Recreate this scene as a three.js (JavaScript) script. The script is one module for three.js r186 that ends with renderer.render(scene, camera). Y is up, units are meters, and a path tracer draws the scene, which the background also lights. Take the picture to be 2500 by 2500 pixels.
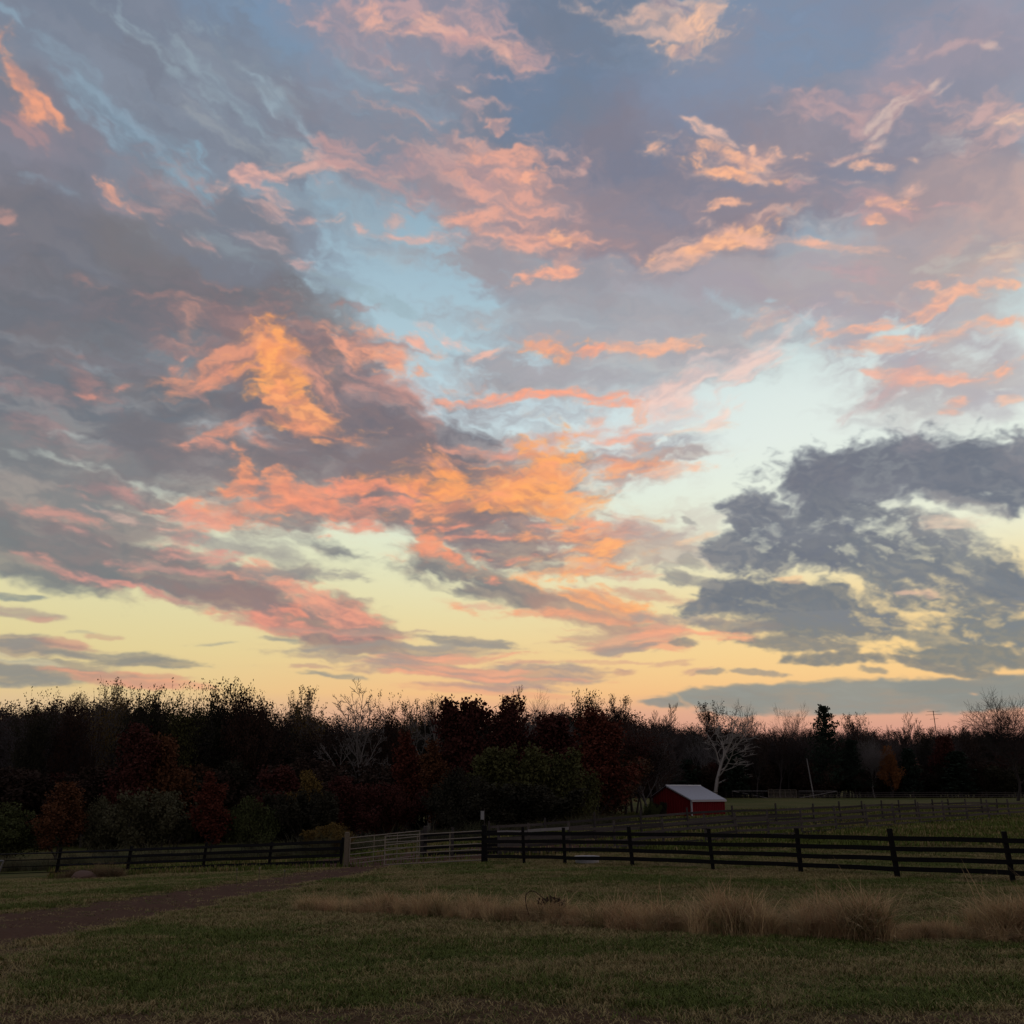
import * as THREE from 'three';
import { mergeGeometries } from 'three/addons/utils/BufferGeometryUtils.js';

const scene = new THREE.Scene();
const renderer = new THREE.WebGLRenderer({ antialias: true });
renderer.toneMapping = THREE.LinearToneMapping;
renderer.toneMappingExposure = 1;
renderer.shadowMap.enabled = true;

// ---------------------------------------------------------------- camera: eye height 1.65 m, phone lens tilted up to the sunset sky
const camera = new THREE.PerspectiveCamera(56.8, 1, 0.1, 4000);
camera.position.set(0, 0, 0);                       // the ground lies 1.65 m below the origin here
camera.rotation.set(THREE.MathUtils.degToRad(16.5), 0, 0);
scene.add(camera);

// ---------------------------------------------------------------- the sun has just gone: a last weak warm light from the right, very soft
const sun = new THREE.DirectionalLight(0xffb070, 0.12);
sun.position.set(260, 30, -170);
sun.shadow.radius = 30;
sun.castShadow = true;
Object.assign(sun.shadow.camera, { left: -150, right: 150, top: 80, bottom: -80, near: 1, far: 900 });
scene.add(sun, sun.target);

// ---------------------------------------------------------------- noise
const fract = (x) => x - Math.floor(x);
function rng(seed) { let s = seed | 0; return () => { s = (s + 0x6d2b79f5) | 0; let t = Math.imul(s ^ (s >>> 15), 1 | s); t = (t + Math.imul(t ^ (t >>> 7), 61 | t)) ^ t; return ((t ^ (t >>> 14)) >>> 0) / 4294967296; }; }
const GX = new Float32Array(256), GY = new Float32Array(256), PM = new Uint8Array(512);
{ const r = rng(77); for (let i = 0; i < 256; i++) { const a = r() * 6.2831853; GX[i] = Math.cos(a); GY[i] = Math.sin(a); PM[i] = i; }
  for (let i = 255; i > 0; i--) { const j = Math.floor(r() * (i + 1)), t = PM[i]; PM[i] = PM[j]; PM[j] = t; } for (let i = 0; i < 256; i++) PM[i + 256] = PM[i]; }
function noise(x, y) {                                // gradient noise, about -0.7 to 0.7
  const xi = Math.floor(x), yi = Math.floor(y), fx = x - xi, fy = y - yi, X = xi & 255, Y = yi & 255;
  const a = PM[PM[X] + Y], b = PM[PM[X + 1] + Y], c = PM[PM[X] + Y + 1], d = PM[PM[X + 1] + Y + 1];
  const u = fx * fx * fx * (fx * (fx * 6 - 15) + 10), v = fy * fy * fy * (fy * (fy * 6 - 15) + 10);
  const n0 = GX[a] * fx + GY[a] * fy, n1 = GX[b] * (fx - 1) + GY[b] * fy, n2 = GX[c] * fx + GY[c] * (fy - 1), n3 = GX[d] * (fx - 1) + GY[d] * (fy - 1);
  const p = n0 + (n1 - n0) * u, q = n2 + (n3 - n2) * u;
  return p + (q - p) * v;
}
function fbm(x, y, oct, gain = 0.5) { let s = 0, a = 1; for (let i = 0; i < oct; i++) { s += a * noise(x, y); x = x * 2.03 + 17.3; y = y * 2.03 - 9.1; a *= gain; } return s; }
function billow(x, y, oct) { let s = 0, a = 1; for (let i = 0; i < oct; i++) { s += a * (0.42 - 1.6 * Math.abs(noise(x, y))); x = x * 2.1 + 11.7; y = y * 2.1 + 5.3; a *= 0.52; } return s; }
const sstep = (a, b, x) => { const t = Math.min(1, Math.max(0, (x - a) / (b - a))); return t * t * (3 - 2 * t); };
const lerp = (a, b, t) => a + (b - a) * t;

// ---------------------------------------------------------------- the sky: clear dusk air and clouds, given by azimuth and elevation in degrees
// kind, azimuth, elevation, half length, half height, turn, density, two colours of the cloud (an 'hole' is a break that shows the clear air)
const CLOUDS = [
// big soft decks
['veil',-25.7,36.8,14.29,8.02,-14,.85,128,133,147,120,125,140],
['veil',-31.0,32.2,5.36,5.45,-16,.7,134,126,137,126,124,136],
['veil',-27.6,28.3,12.10,4.13,-4,.95,108,112,124,120,118,126],
['veil',-18.5,28.6,8.71,2.54,-16,.9,116,117,124,124,120,124],
['bank',-21.6,25.2,11.18,3.89,-3,.92,118,114,121,110,112,120],
['bank',-25.2,20.7,9.94,3.39,3,.95,107,112,121,118,114,119],
['bank',-12.9,23.1,7.96,3.61,-26,.9,124,113,119,134,118,120],
['bank',-8.4,20.5,10.42,2.94,-9,.95,112,109,118,128,116,121],
['bank',-3.1,18.2,9.88,2.72,-7,.9,126,116,121,140,122,122],
['bank',-1.8,15.5,9.90,2.10,-9,.95,132,120,124,150,128,124],
['bank',-14.1,17.7,9.86,2.89,0,.85,128,116,120,138,122,122],
['bank',-25.3,14.8,10.77,2.47,-6,.92,124,125,128,138,126,128],
['bank',-21.1,12.0,10.97,1.88,-10,.95,126,122,124,140,126,126],
['bank',-28.0,12.7,5.94,2.19,-5,.9,120,124,126,136,128,130],
['bank',-13.8,10.0,6.83,1.46,-15,.95,142,124,124,154,128,124],
['veil',-4.5,42.5,8.38,4.04,-6,.8,140,138,152,150,142,154],
['veil',-7.3,37.8,9.54,3.88,-3,.85,122,131,147,138,136,148],
['veil',5.0,39.6,7.50,7.95,-14,.95,110,126,149,116,126,145],
['veil',11.7,35.5,9.61,5.62,-16,.95,120,124,142,132,128,142],
['veil',21.4,39.3,10.61,5.21,-9,.85,128,138,160,140,140,156],
['veil',30.5,36.8,5.83,5.24,2,.75,158,148,160,150,146,160],
['veil',22.7,33.9,8.86,3.54,-18,.9,132,132,148,150,140,150],
['veil',28.2,30.3,6.25,4.52,9,.9,192,164,158,172,154,157],
['bank',6.5,33.0,9.85,3.41,0,.9,136,132,145,150,138,147],
['bank',-0.3,34.0,7.78,3.85,-13,.85,150,138,146,165,142,146],
['veil',8.5,29.1,11.87,2.10,-6,.8,160,158,166,172,162,168],
['veil',21.5,28.1,9.12,2.88,-17,.85,164,154,163,176,164,166],
['veil',25.9,22.9,6.80,3.31,-17,.8,166,158,167,180,170,172],
['bank',6.7,24.5,10.17,1.94,0,.72,160,160,167,180,172,173],
['bank',0.0,25.1,4.66,1.70,4,.75,152,155,163,170,164,167],
['bank',9.7,20.2,3.85,0.98,3,.8,158,156,163,176,168,168],
['bank',8.1,18.6,4.86,1.47,5,.75,168,148,146,190,158,150],
['bank',5.9,15.2,5.64,1.73,-6,.7,168,146,142,186,160,150],
['bank',-0.8,12.0,6.42,1.38,-14,.95,126,125,126,142,130,128],
['bank',4.8,10.5,5.13,0.98,-13,.8,168,140,130,190,150,134],
['bank',-29.9,23.0,4.99,2.17,4,.95,110,113,122,122,118,124],
['bank',-28.7,18.1,4.70,1.32,1,.9,116,120,125,128,124,128],
['bank',-19.5,18.9,5.80,1.64,0,.85,116,114,120,130,122,126],
['veil',-19.9,31.5,5.49,2.71,-14,.85,120,124,136,130,130,138],
['veil',-2.0,31.3,6.22,1.39,-7,.7,150,148,156,160,156,162],
['bank',-27.2,17.5,6.63,1.67,-0,.92,118,121,126,130,126,129],
['bank',-17.1,13.9,4.57,0.80,-6,.6,146,142,142,160,154,150],
// openings to clear sky
['hole',-11.5,32.6,2.47,2.54,-24,.75],
['hole',-8.0,29.6,5.42,3.06,-12,.97],
['hole',-3.6,27.5,4.58,2.16,-20,.97],
['hole',-4.9,24.9,2.92,1.09,-13,.8],
['hole',-14.6,34.0,2.23,0.80,-2,.5],
['hole',18.4,22.6,7.35,2.82,18,.95],
['hole',14.2,19.9,7.69,2.65,14,.95],
['hole',10.0,17.5,5.78,1.71,17,.9],
['hole',-7.8,12.4,4.14,1.12,-14,.9],
['hole',-22.7,16.9,3.23,0.34,-12,.65],
['hole',-20.9,15.1,3.07,0.19,-7,.5],
['hole',-14.8,13.9,3.74,0.67,-9,.6],
['hole',-11.3,13.3,2.15,0.48,-6,.7],
['hole',-29.1,17.6,0.98,0.20,-7,.3],
['hole',-27.0,17.7,0.81,0.18,-13,.45],
['hole',-26.3,19.1,1.22,0.27,-4,.4],
['hole',5.2,28.4,0.62,0.81,7,.6],
['hole',14.8,27.5,1.65,0.45,-48,.85],
['hole',16.9,28.0,0.45,0.32,-8,.7],
['hole',18.9,26.7,1.37,0.27,-34,.7],
['hole',28.2,23.3,1.75,0.88,10,.55],
['hole',29.8,25.2,1.14,0.43,-3,.4],
['hole',7.7,23.5,2.41,0.53,7,.4],
['hole',-3.5,22.1,0.74,0.34,-9,.4],
['hole',26.8,19.5,3.63,1.11,-10,.6],
['bank',5.5,27.6,7.96,1.90,-3,.85,156,158,166,172,168,173],
['bank',12.1,26.3,7.03,1.42,-2,.75,164,162,169,184,178,180],
['bank',2.2,29.9,5.30,1.41,-7,.7,148,148,157,162,156,163],
// thin cloud over the open places
['mist',6.8,25.4,10.13,3.14,5,.9,168,166,172,190,184,186],
['mist',2.8,28.4,7.26,1.66,-1,.8,158,164,172,176,178,184],
['mist',0.0,22.7,6.41,1.96,-0,.8,150,146,152,170,164,168],
['mist',9.3,22.2,5.27,2.19,17,.6,196,190,192,214,206,204],
['mist',-12.7,34.3,5.79,2.70,-13,.6,148,158,168,160,168,176],
['mist',-9.7,31.4,5.58,1.15,-7,.45,168,182,190,180,192,198],
['mist',20.2,29.7,9.14,2.44,-10,.8,166,160,168,184,176,178],
['mist',25.0,20.7,5.39,2.03,-9,.7,180,178,180,206,204,200],
['mist',27.9,25.6,4.31,2.62,-2,.7,176,168,170,196,188,184],
['mist',-23.8,37.6,7.95,5.13,-23,.7,118,124,138,140,148,160],
['mist',-7.4,39.4,6.71,2.96,-5,.6,136,142,158,156,150,160],
['mist',24.7,35.6,7.31,2.85,-15,.6,150,146,158,136,138,152],
['mist',-15.0,14.0,5.13,1.43,-9,.7,140,136,136,160,154,148],
['mist',-24.6,17.4,6.90,1.36,-3,.6,132,134,136,150,150,148],
['mist',10.2,16.0,3.85,1.95,7,.6,200,190,180,220,208,192],
['mist',7.8,12.9,3.40,1.47,-2,.5,196,172,154,212,186,164],
['mist',11.3,14.0,3.34,2.19,-3,.5,206,200,186,190,186,178],
// pale blue streaks upper left
['wisp',-25.5,35.8,4.88,0.64,-27,.8,140,163,180,130,154,172],
['wisp',-22.0,34.0,1.60,0.84,-32,.8,134,168,187,140,170,186],
['wisp',-19.4,38.6,4.33,1.21,-27,.75,146,163,174,140,156,170],
['wisp',-15.8,38.3,2.23,0.35,-36,.7,162,182,193,150,172,186],
['wisp',-20.0,36.5,2.42,0.39,-21,.5,160,165,168,150,160,168],
['wisp',-19.9,40.2,2.93,1.26,-17,.4,140,150,160,134,148,162],
['wisp',-29.0,37.9,1.57,0.50,-23,.5,136,156,172,130,148,164],
['wisp',-17.6,30.1,3.94,0.46,-12,.4,150,166,172,140,156,164],
['wisp',-11.5,29.6,3.45,0.28,-18,.5,150,170,178,150,168,174],
['wisp',-28.9,31.8,1.31,0.30,-6,.4,140,160,175,130,150,168],
['wisp',10.2,41.9,2.43,0.99,-16,.4,125,142,164,120,140,162],
['wisp',20.6,40.9,3.91,1.56,-14,.6,122,141,166,130,146,168],
['wisp',-8.5,39.6,3.07,1.28,-14,.45,136,156,174,130,148,166],
['wisp',-9.5,40.7,2.36,0.85,-18,.4,140,160,176,140,156,170],
// pink light, upper
['puff',-32.2,36.5,1.89,0.60,-49,.95,240,163,131,222,155,135],
['wisp',-31.3,34.2,0.74,0.54,-38,.6,178,140,140,160,134,140],
['puff',-25.6,32.2,0.78,0.37,-32,.95,228,165,143,212,157,143],
['wisp',-23.9,33.4,1.78,1.09,-16,.6,170,140,141,156,134,140],
['wisp',-23.1,31.8,0.81,0.31,-14,.6,190,151,147,170,140,140],
['wisp',-31.7,29.7,0.36,0.77,37,.7,205,152,140,190,147,140],
['puff',-17.4,34.7,1.07,0.62,-10,.9,226,173,161,205,160,158],
['wisp',-15.5,35.1,3.14,0.34,15,.85,222,173,161,210,171,163],
['puff',-13.1,35.8,1.11,0.57,-2,.7,218,173,163,200,160,158],
['wisp',-16.6,34.0,1.07,0.32,-21,.7,214,171,163,200,160,158],
['wisp',-16.6,32.9,1.07,0.36,-22,.7,208,167,159,195,155,152],
['wisp',-14.1,32.8,1.26,0.31,11,.9,222,177,165,210,165,160],
['wisp',-14.1,30.3,1.09,0.32,-7,.8,212,170,166,200,165,162],
['wisp',-19.9,30.5,0.85,0.27,-19,.8,202,161,155,190,150,148],
['wisp',-16.7,31.3,1.32,0.27,-12,.6,200,164,160,190,160,158],
['wisp',-21.0,32.3,1.25,0.27,-9,.4,170,150,150,160,146,148],
['wisp',-6.1,43.4,4.76,1.60,-10,.8,196,160,160,166,150,160],
['puff',-10.1,43.5,0.78,1.28,29,.9,232,175,157,214,169,161],
['wisp',-3.6,43.0,3.07,0.56,-10,.9,226,175,159,204,160,158],
['puff',-1.8,42.7,1.53,0.37,-17,.7,228,177,163,205,160,158],
['wisp',-9.4,41.8,0.76,0.30,-22,.7,220,173,159,205,160,156],
['wisp',-11.7,42.5,1.26,1.43,-11,.5,186,156,160,170,150,158],
['wisp',-7.3,40.4,0.84,0.38,-5,.6,206,167,161,180,150,156],
['wisp',-3.1,40.4,0.49,0.17,-17,.8,216,173,159,200,160,155],
['wisp',-2.7,39.6,0.50,0.19,-12,.6,190,160,162,175,155,160],
['wisp',-3.2,38.8,0.37,0.55,2,.4,190,158,158,175,152,156],
['wisp',-2.0,36.2,4.40,2.22,-14,.8,200,161,155,168,146,152],
['puff',-0.6,37.0,1.86,0.74,-5,.85,236,169,147,214,161,149],
['wisp',-0.3,34.9,2.57,1.35,-21,.85,230,167,149,200,159,153],
['puff',1.1,36.1,0.60,0.29,26,.95,244,175,147,234,167,147],
['puff',-0.7,38.7,0.60,0.26,10,.8,222,167,153,206,161,155],
['wisp',-7.8,36.0,3.43,0.97,-7,.75,196,154,152,176,148,154],
['wisp',-8.3,35.2,1.36,0.67,-15,.6,210,165,155,190,150,150],
['wisp',-2.3,33.6,1.66,0.41,13,.9,232,169,149,214,163,153],
['wisp',-6.5,32.5,2.59,0.32,-2,.9,228,177,165,214,173,165],
['wisp',-8.1,33.3,0.59,0.37,-35,.7,214,171,161,200,160,156],
['wisp',1.4,32.4,3.57,0.60,-8,.95,234,171,151,214,163,153],
['puff',3.4,32.4,1.28,0.32,-6,.95,250,181,145,240,171,145],
['wisp',3.9,31.3,0.72,0.69,-2,.6,216,165,151,196,157,153],
['puff',2.0,30.6,1.68,0.30,4,.95,248,175,147,236,169,149],
['puff',3.6,30.8,0.58,0.28,-12,.9,246,175,145,236,167,147],
['puff',10.2,37.0,0.59,0.56,-6,.95,234,180,155,212,172,157],
['wisp',4.9,36.4,0.42,0.57,-22,.8,206,165,157,188,150,150],
['wisp',4.7,33.5,0.52,0.36,-3,.7,200,161,155,180,146,148],
['wisp',11.8,43.7,1.28,0.58,-8,.7,210,182,171,196,158,158],
['puff',13.2,42.8,1.52,0.86,11,.95,246,194,163,232,184,163],
['wisp',10.5,43.0,2.40,0.70,-20,.8,224,184,167,202,176,169],
['puff',14.2,44.0,1.27,0.57,-10,.7,228,188,169,210,181,169],
['wisp',12.2,41.8,1.05,0.41,10,.6,221,181,163,200,158,155],
['wisp',29.4,38.6,2.53,0.29,-5,.8,190,163,165,176,156,163],
['wisp',31.5,38.2,0.51,0.21,-39,.8,208,181,173,198,160,162],
['wisp',23.2,37.3,3.10,0.72,-19,.75,194,160,160,174,152,160],
['wisp',26.1,36.6,1.47,0.55,25,.85,210,184,175,198,160,160],
['wisp',23.4,36.7,1.26,0.20,-24,.7,210,184,173,198,160,160],
['wisp',19.4,38.1,1.27,0.53,-12,.5,180,156,160,165,150,158],
['wisp',27.5,37.3,1.23,0.18,-36,.6,200,164,162,185,158,162],
['wisp',31.3,34.8,1.76,1.63,2,.8,208,170,164,190,162,162],
['puff',32.5,34.3,0.83,0.35,-14,.85,232,190,169,216,184,171],
['wisp',28.6,34.3,0.97,0.60,-17,.35,180,176,176,170,165,170],
['wisp',28.6,34.0,0.58,0.40,-17,.5,190,184,182,175,170,174],
['wisp',15.6,36.0,2.45,0.97,-15,.7,202,170,161,176,146,150],
['puff',15.3,36.0,1.61,0.46,-21,.9,246,184,151,230,176,155],
['puff',14.7,35.3,2.02,0.36,-15,.97,251,184,145,242,178,149],
['puff',18.1,35.7,1.20,0.38,-5,.92,240,184,159,220,176,161],
['wisp',13.9,37.5,1.35,0.21,-36,.9,234,188,169,210,180,169],
['puff',16.3,36.4,0.31,0.21,-10,.9,242,186,159,236,182,159],
['puff',24.3,34.2,1.19,0.31,-16,.95,236,184,159,220,176,161],
['wisp',22.2,34.9,1.03,0.21,-3,.8,214,178,165,200,155,152],
['wisp',26.7,34.0,0.42,0.25,-44,.9,228,184,163,211,176,165],
['wisp',24.2,35.2,0.53,0.16,-15,.8,210,180,169,200,158,156],
['wisp',22.2,33.6,0.97,0.25,-13,.6,210,180,171,190,155,156],
['wisp',14.7,33.7,0.94,0.20,-4,.95,246,184,153,236,178,155],
['puff',16.8,34.7,0.40,0.17,-24,.8,234,184,161,222,176,163],
['wisp',12.6,33.4,0.68,1.33,-7,.3,170,148,152,160,145,152],
['wisp',14.4,31.9,2.90,0.91,8,.75,218,174,159,190,150,148],
['puff',14.1,31.6,2.46,0.46,10,.97,250,186,147,244,180,147],
['puff',16.3,31.9,0.88,0.41,5,.95,251,188,145,244,182,147],
['wisp',11.1,30.8,2.55,0.41,0,.85,226,178,159,208,172,161],
['wisp',10.9,31.7,1.38,0.32,6,.7,212,174,163,196,168,163],
['wisp',23.5,32.3,2.77,0.83,-25,.75,204,160,158,184,152,158],
['puff',24.5,32.0,1.02,0.39,-8,.85,242,180,151,224,174,159],
['puff',23.8,31.3,0.42,0.19,-13,.9,246,180,149,236,176,153],
['wisp',25.9,32.4,0.78,0.19,1,.85,232,182,163,216,176,165],
['wisp',20.3,30.6,3.28,0.31,-17,.95,238,182,159,218,176,163],
['wisp',22.9,29.9,1.28,0.17,-20,.8,232,182,163,216,178,165],
['wisp',20.6,31.5,1.33,0.47,-31,.6,174,172,176,165,162,168],
['wisp',21.9,31.8,0.82,0.36,9,.4,190,186,186,176,172,175],
['wisp',27.2,28.4,0.80,0.64,-14,.4,190,185,178,178,172,170],
['wisp',29.2,27.9,2.29,1.07,-4,.55,188,184,177,180,172,168],
['wisp',30.9,27.8,0.93,0.63,-5,.6,228,196,173,215,172,160],
['puff',26.9,26.4,1.38,0.40,14,.95,248,184,155,234,178,159],
['puff',26.3,27.3,0.73,0.20,-13,.9,242,181,157,226,176,159],
['puff',29.8,26.6,1.25,0.27,-23,.92,244,188,159,232,182,163],
['puff',27.6,26.7,1.02,0.21,-24,.8,242,186,159,226,180,163],
['wisp',24.2,26.9,2.12,0.57,-22,.6,208,180,171,196,160,160],
['wisp',22.1,28.9,2.56,0.44,-11,.5,196,160,162,184,156,162],
['puff',20.2,26.0,0.47,0.51,12,.85,236,184,163,218,178,167],
['wisp',22.6,25.6,1.47,0.30,5,.95,242,182,157,228,178,163],
['wisp',25.7,24.6,3.05,0.36,-3,.95,240,184,159,222,180,167],
['wisp',23.9,24.4,2.30,0.27,-6,.8,232,184,165,216,180,169],
['puff',29.8,24.7,0.83,0.17,11,.9,246,188,159,238,184,163],
['wisp',28.0,24.8,0.51,0.18,15,.8,242,188,163,232,184,165],
['wisp',16.8,27.1,1.34,0.33,13,.6,222,186,171,210,168,162],
// middle band lit from below
['wisp',-16.8,26.5,5.21,1.63,1,.7,168,130,126,150,122,124],
['wisp',-17.1,24.6,3.23,1.02,21,.85,232,155,125,200,141,125],
['puff',-15.8,25.6,1.46,0.61,-3,.85,252,171,119,246,161,119],
['puff',-14.8,24.6,1.56,2.00,30,.97,255,171,105,252,159,105],
['puff',-18.6,23.8,1.29,0.41,34,.8,238,155,125,216,147,125],
['puff',-14.7,22.8,0.88,0.62,-5,.9,252,165,115,246,155,115],
['wisp',-12.5,23.6,1.88,0.53,-44,.8,232,159,135,200,145,131],
['puff',-12.6,21.7,1.80,0.87,-4,.95,252,171,117,246,157,117],
['wisp',-13.4,21.2,2.11,0.43,-10,.8,246,159,119,230,149,121],
['wisp',-20.6,26.2,0.65,1.01,-22,.6,206,149,133,180,139,131],
['wisp',-21.5,23.7,1.03,0.29,29,.9,218,151,131,196,143,131],
['wisp',-22.0,24.9,1.31,0.27,20,.5,180,139,133,165,126,126],
['puff',-23.8,22.1,0.44,0.20,32,.9,224,151,131,206,143,131],
['wisp',-26.2,22.1,1.43,0.76,-1,.6,176,134,130,156,126,128],
['wisp',-26.1,21.4,0.49,0.22,-1,.8,214,147,131,190,139,131],
['wisp',-28.7,21.0,2.15,0.53,-5,.5,168,132,132,150,126,130],
['wisp',-28.9,19.6,1.76,0.66,-3,.5,166,132,132,150,126,130],
['wisp',-20.4,22.4,0.75,0.51,-34,.75,208,149,135,180,139,133],
['wisp',-16.7,21.1,1.85,0.42,22,.9,226,151,127,204,143,127],
['wisp',-15.6,20.1,1.39,0.36,-17,.9,226,153,131,206,145,131],
['wisp',-18.7,19.5,1.44,0.33,2,.9,228,155,133,204,145,133],
['wisp',-26.2,18.5,2.24,0.45,-2,.4,160,134,134,146,128,132],
['wisp',-8.1,25.6,2.87,0.87,-13,.9,244,167,137,216,153,135],
['puff',-7.8,25.1,1.44,0.53,-17,.85,246,169,135,232,157,133],
['puff',-6.7,26.5,1.20,0.34,-23,.85,248,177,153,232,169,153],
['wisp',-4.5,26.7,1.20,0.43,-24,.8,244,195,181,228,187,179],
['wisp',-2.3,25.8,1.22,0.29,17,.85,244,187,167,228,179,167],
['wisp',-9.6,23.4,2.87,0.97,-23,.7,206,151,139,180,139,135],
['wisp',-7.0,23.7,1.45,0.63,-17,.6,206,153,143,184,145,141],
['puff',2.4,26.1,1.85,0.48,1,.97,253,173,129,246,167,135],
['wisp',1.4,26.6,2.93,0.48,-9,.7,232,171,147,212,165,153],
['puff',8.4,26.0,3.35,0.41,0,.95,244,180,149,232,176,155],
['wisp',10.8,26.3,1.41,0.33,3,.9,242,186,159,228,182,163],
['puff',5.7,26.0,0.97,0.27,7,.9,248,169,139,240,165,143],
['wisp',-0.8,23.2,2.71,0.24,6,.97,252,167,137,240,161,141],
['puff',0.4,23.5,0.84,0.22,14,.9,252,167,135,244,163,139],
['wisp',-4.4,23.1,0.64,0.27,2,.9,240,169,145,228,163,145],
['wisp',5.1,23.3,2.93,0.27,-5,.97,252,169,139,242,163,143],
['wisp',6.7,22.9,1.22,0.17,-3,.9,252,173,143,244,167,145],
['puff',8.2,22.2,0.72,0.54,42,.8,242,184,157,226,178,161],
['wisp',10.3,22.7,1.43,1.21,16,.6,238,198,184,224,188,182],
['wisp',15.4,25.0,3.18,0.85,19,.8,242,206,194,230,198,194],
['wisp',11.4,23.5,1.88,0.97,26,.75,242,206,194,226,196,192],
['wisp',12.9,21.5,0.99,0.43,28,.85,244,214,200,236,206,198],
['wisp',11.3,21.1,1.43,0.24,2,.8,240,212,191,230,204,191],
['wisp',5.0,21.4,2.20,0.54,8,.75,238,177,155,216,167,159],
['wisp',6.1,20.7,2.44,0.29,6,.8,246,179,155,232,173,159],
['puff',-4.6,19.5,0.84,0.35,-29,.95,252,171,121,246,161,123],
['wisp',-5.1,19.3,1.47,0.44,-8,.6,206,149,131,180,137,129],
['wisp',-0.8,20.0,2.72,0.30,-4,.85,228,159,137,206,149,137],
['wisp',1.3,20.6,1.98,0.74,9,.6,222,159,143,200,151,143],
['puff',2.6,19.8,1.48,1.88,-9,.95,255,173,109,248,161,113],
['wisp',0.3,18.6,3.47,0.74,-2,.9,250,165,119,236,153,121],
['puff',3.7,18.7,0.89,0.54,29,.8,253,177,123,246,167,125],
['wisp',6.5,19.4,1.95,0.84,8,.85,240,167,133,206,153,141],
['puff',7.0,19.0,1.22,0.44,12,.8,250,173,127,240,163,131],
['wisp',9.3,18.5,2.65,0.29,13,.85,246,197,169,236,189,169],
['puff',-16.8,18.0,1.01,1.09,-18,.9,250,161,119,236,151,119],
['wisp',-16.4,17.1,1.38,0.48,5,.9,240,153,121,226,147,121],
['puff',-14.3,17.5,0.98,0.82,-6,.9,248,159,121,236,151,121],
['wisp',-15.4,16.2,3.72,0.58,8,.95,247,157,123,232,149,125],
['wisp',-12.3,17.0,2.14,0.73,-5,.85,244,155,123,226,145,123],
['wisp',-17.3,15.4,1.60,0.47,-4,.85,238,157,131,220,149,131],
['puff',-10.1,17.8,1.69,0.44,3,.95,247,155,123,236,147,123],
['wisp',-8.0,17.7,2.92,0.39,-1,.95,247,155,125,232,147,125],
['wisp',-8.2,16.8,1.70,0.34,2,.9,242,153,127,226,147,127],
['puff',-6.8,16.8,0.73,0.34,-8,.9,242,157,129,230,149,129],
['wisp',-10.2,16.3,1.45,0.73,-17,.7,238,153,127,214,143,125],
['puff',-6.2,17.9,0.98,0.44,12,.85,250,161,119,244,153,121],
['wisp',-2.3,17.6,4.70,0.99,-3,.97,255,167,105,250,157,109],
['puff',-0.5,17.9,1.49,0.59,10,.9,255,181,117,250,169,117],
['wisp',1.6,17.2,3.96,0.74,-9,.97,255,173,109,248,161,113],
['puff',3.9,17.0,1.48,0.49,-1,.9,255,181,121,248,171,123],
['wisp',-3.9,16.7,2.22,0.45,11,.9,250,163,119,240,153,121],
['wisp',-9.7,15.3,1.21,0.39,3,.8,240,151,127,220,143,127],
['puff',-9.1,15.6,0.53,0.29,2,.8,240,153,129,224,147,129],
['puff',-6.8,15.9,0.39,0.22,-8,.9,244,155,127,232,149,127],
['puff',-6.1,15.4,0.54,0.25,-8,.9,246,157,125,236,149,125],
['wisp',-3.6,15.7,1.48,0.22,5,.9,244,155,127,228,147,127],
['puff',-5.4,14.6,1.08,0.79,-19,.92,248,161,121,236,151,121],
['wisp',-5.3,14.0,2.21,0.54,-7,.85,240,155,123,222,145,123],
['puff',-3.4,13.7,1.14,0.35,-19,.92,247,157,123,236,151,123],
['wisp',-2.8,15.0,1.98,0.22,1,.95,242,157,129,226,149,129],
['wisp',-1.8,14.1,1.48,0.17,3,.9,240,155,129,226,149,129],
['wisp',2.1,15.7,0.99,0.12,-1,.8,246,165,135,232,157,137],
['wisp',0.3,13.6,0.99,0.20,-0,.8,242,157,131,230,151,131],
['puff',-0.9,12.4,0.35,0.22,0,.9,240,155,131,230,151,131],
['wisp',4.1,15.2,2.71,0.44,1,.95,252,169,121,244,161,125],
['puff',4.9,15.8,1.48,0.25,-15,.85,250,165,127,244,161,129],
['wisp',4.6,14.1,2.46,0.42,3,.97,254,175,119,246,165,123],
['puff',5.6,14.2,0.98,0.39,5,.9,255,181,119,250,173,121],
['wisp',3.6,13.0,2.96,0.49,5,.97,254,173,119,246,165,123],
['puff',4.3,12.8,1.23,0.34,7,.9,255,179,121,250,171,121],
['wisp',7.2,15.6,1.46,0.64,-2,.7,212,167,151,190,154,150],
['wisp',8.9,15.1,1.70,0.54,8,.7,176,162,158,196,178,170],
['wisp',7.1,12.7,1.95,0.29,-2,.7,216,167,147,200,156,146],
['wisp',5.8,11.0,2.68,0.64,-21,.92,250,173,119,240,163,123],
['puff',7.0,10.6,1.06,0.39,-15,.92,253,177,117,248,169,119],
['wisp',3.5,10.2,4.17,0.39,-5,.9,242,167,129,228,157,129],
['wisp',8.0,11.4,2.66,0.44,-14,.75,206,157,137,190,146,136],
['wisp',9.4,9.9,2.87,0.29,-4,.75,164,152,146,180,158,148],
['wisp',-2.5,10.8,1.23,0.20,0,.6,222,167,143,210,163,145],
// left lower deck
['wisp',-24.6,16.4,1.68,0.41,-8,.85,194,149,141,172,134,134],
['wisp',-22.9,16.1,1.29,0.32,-15,.6,184,142,138,166,134,134],
['wisp',-27.2,14.7,1.61,0.31,-6,.85,206,151,139,186,145,139],
['wisp',-25.7,14.5,1.24,0.20,-6,.8,206,151,139,190,147,139],
['wisp',-19.8,15.3,1.55,0.52,3,.9,232,161,141,210,153,141],
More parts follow.
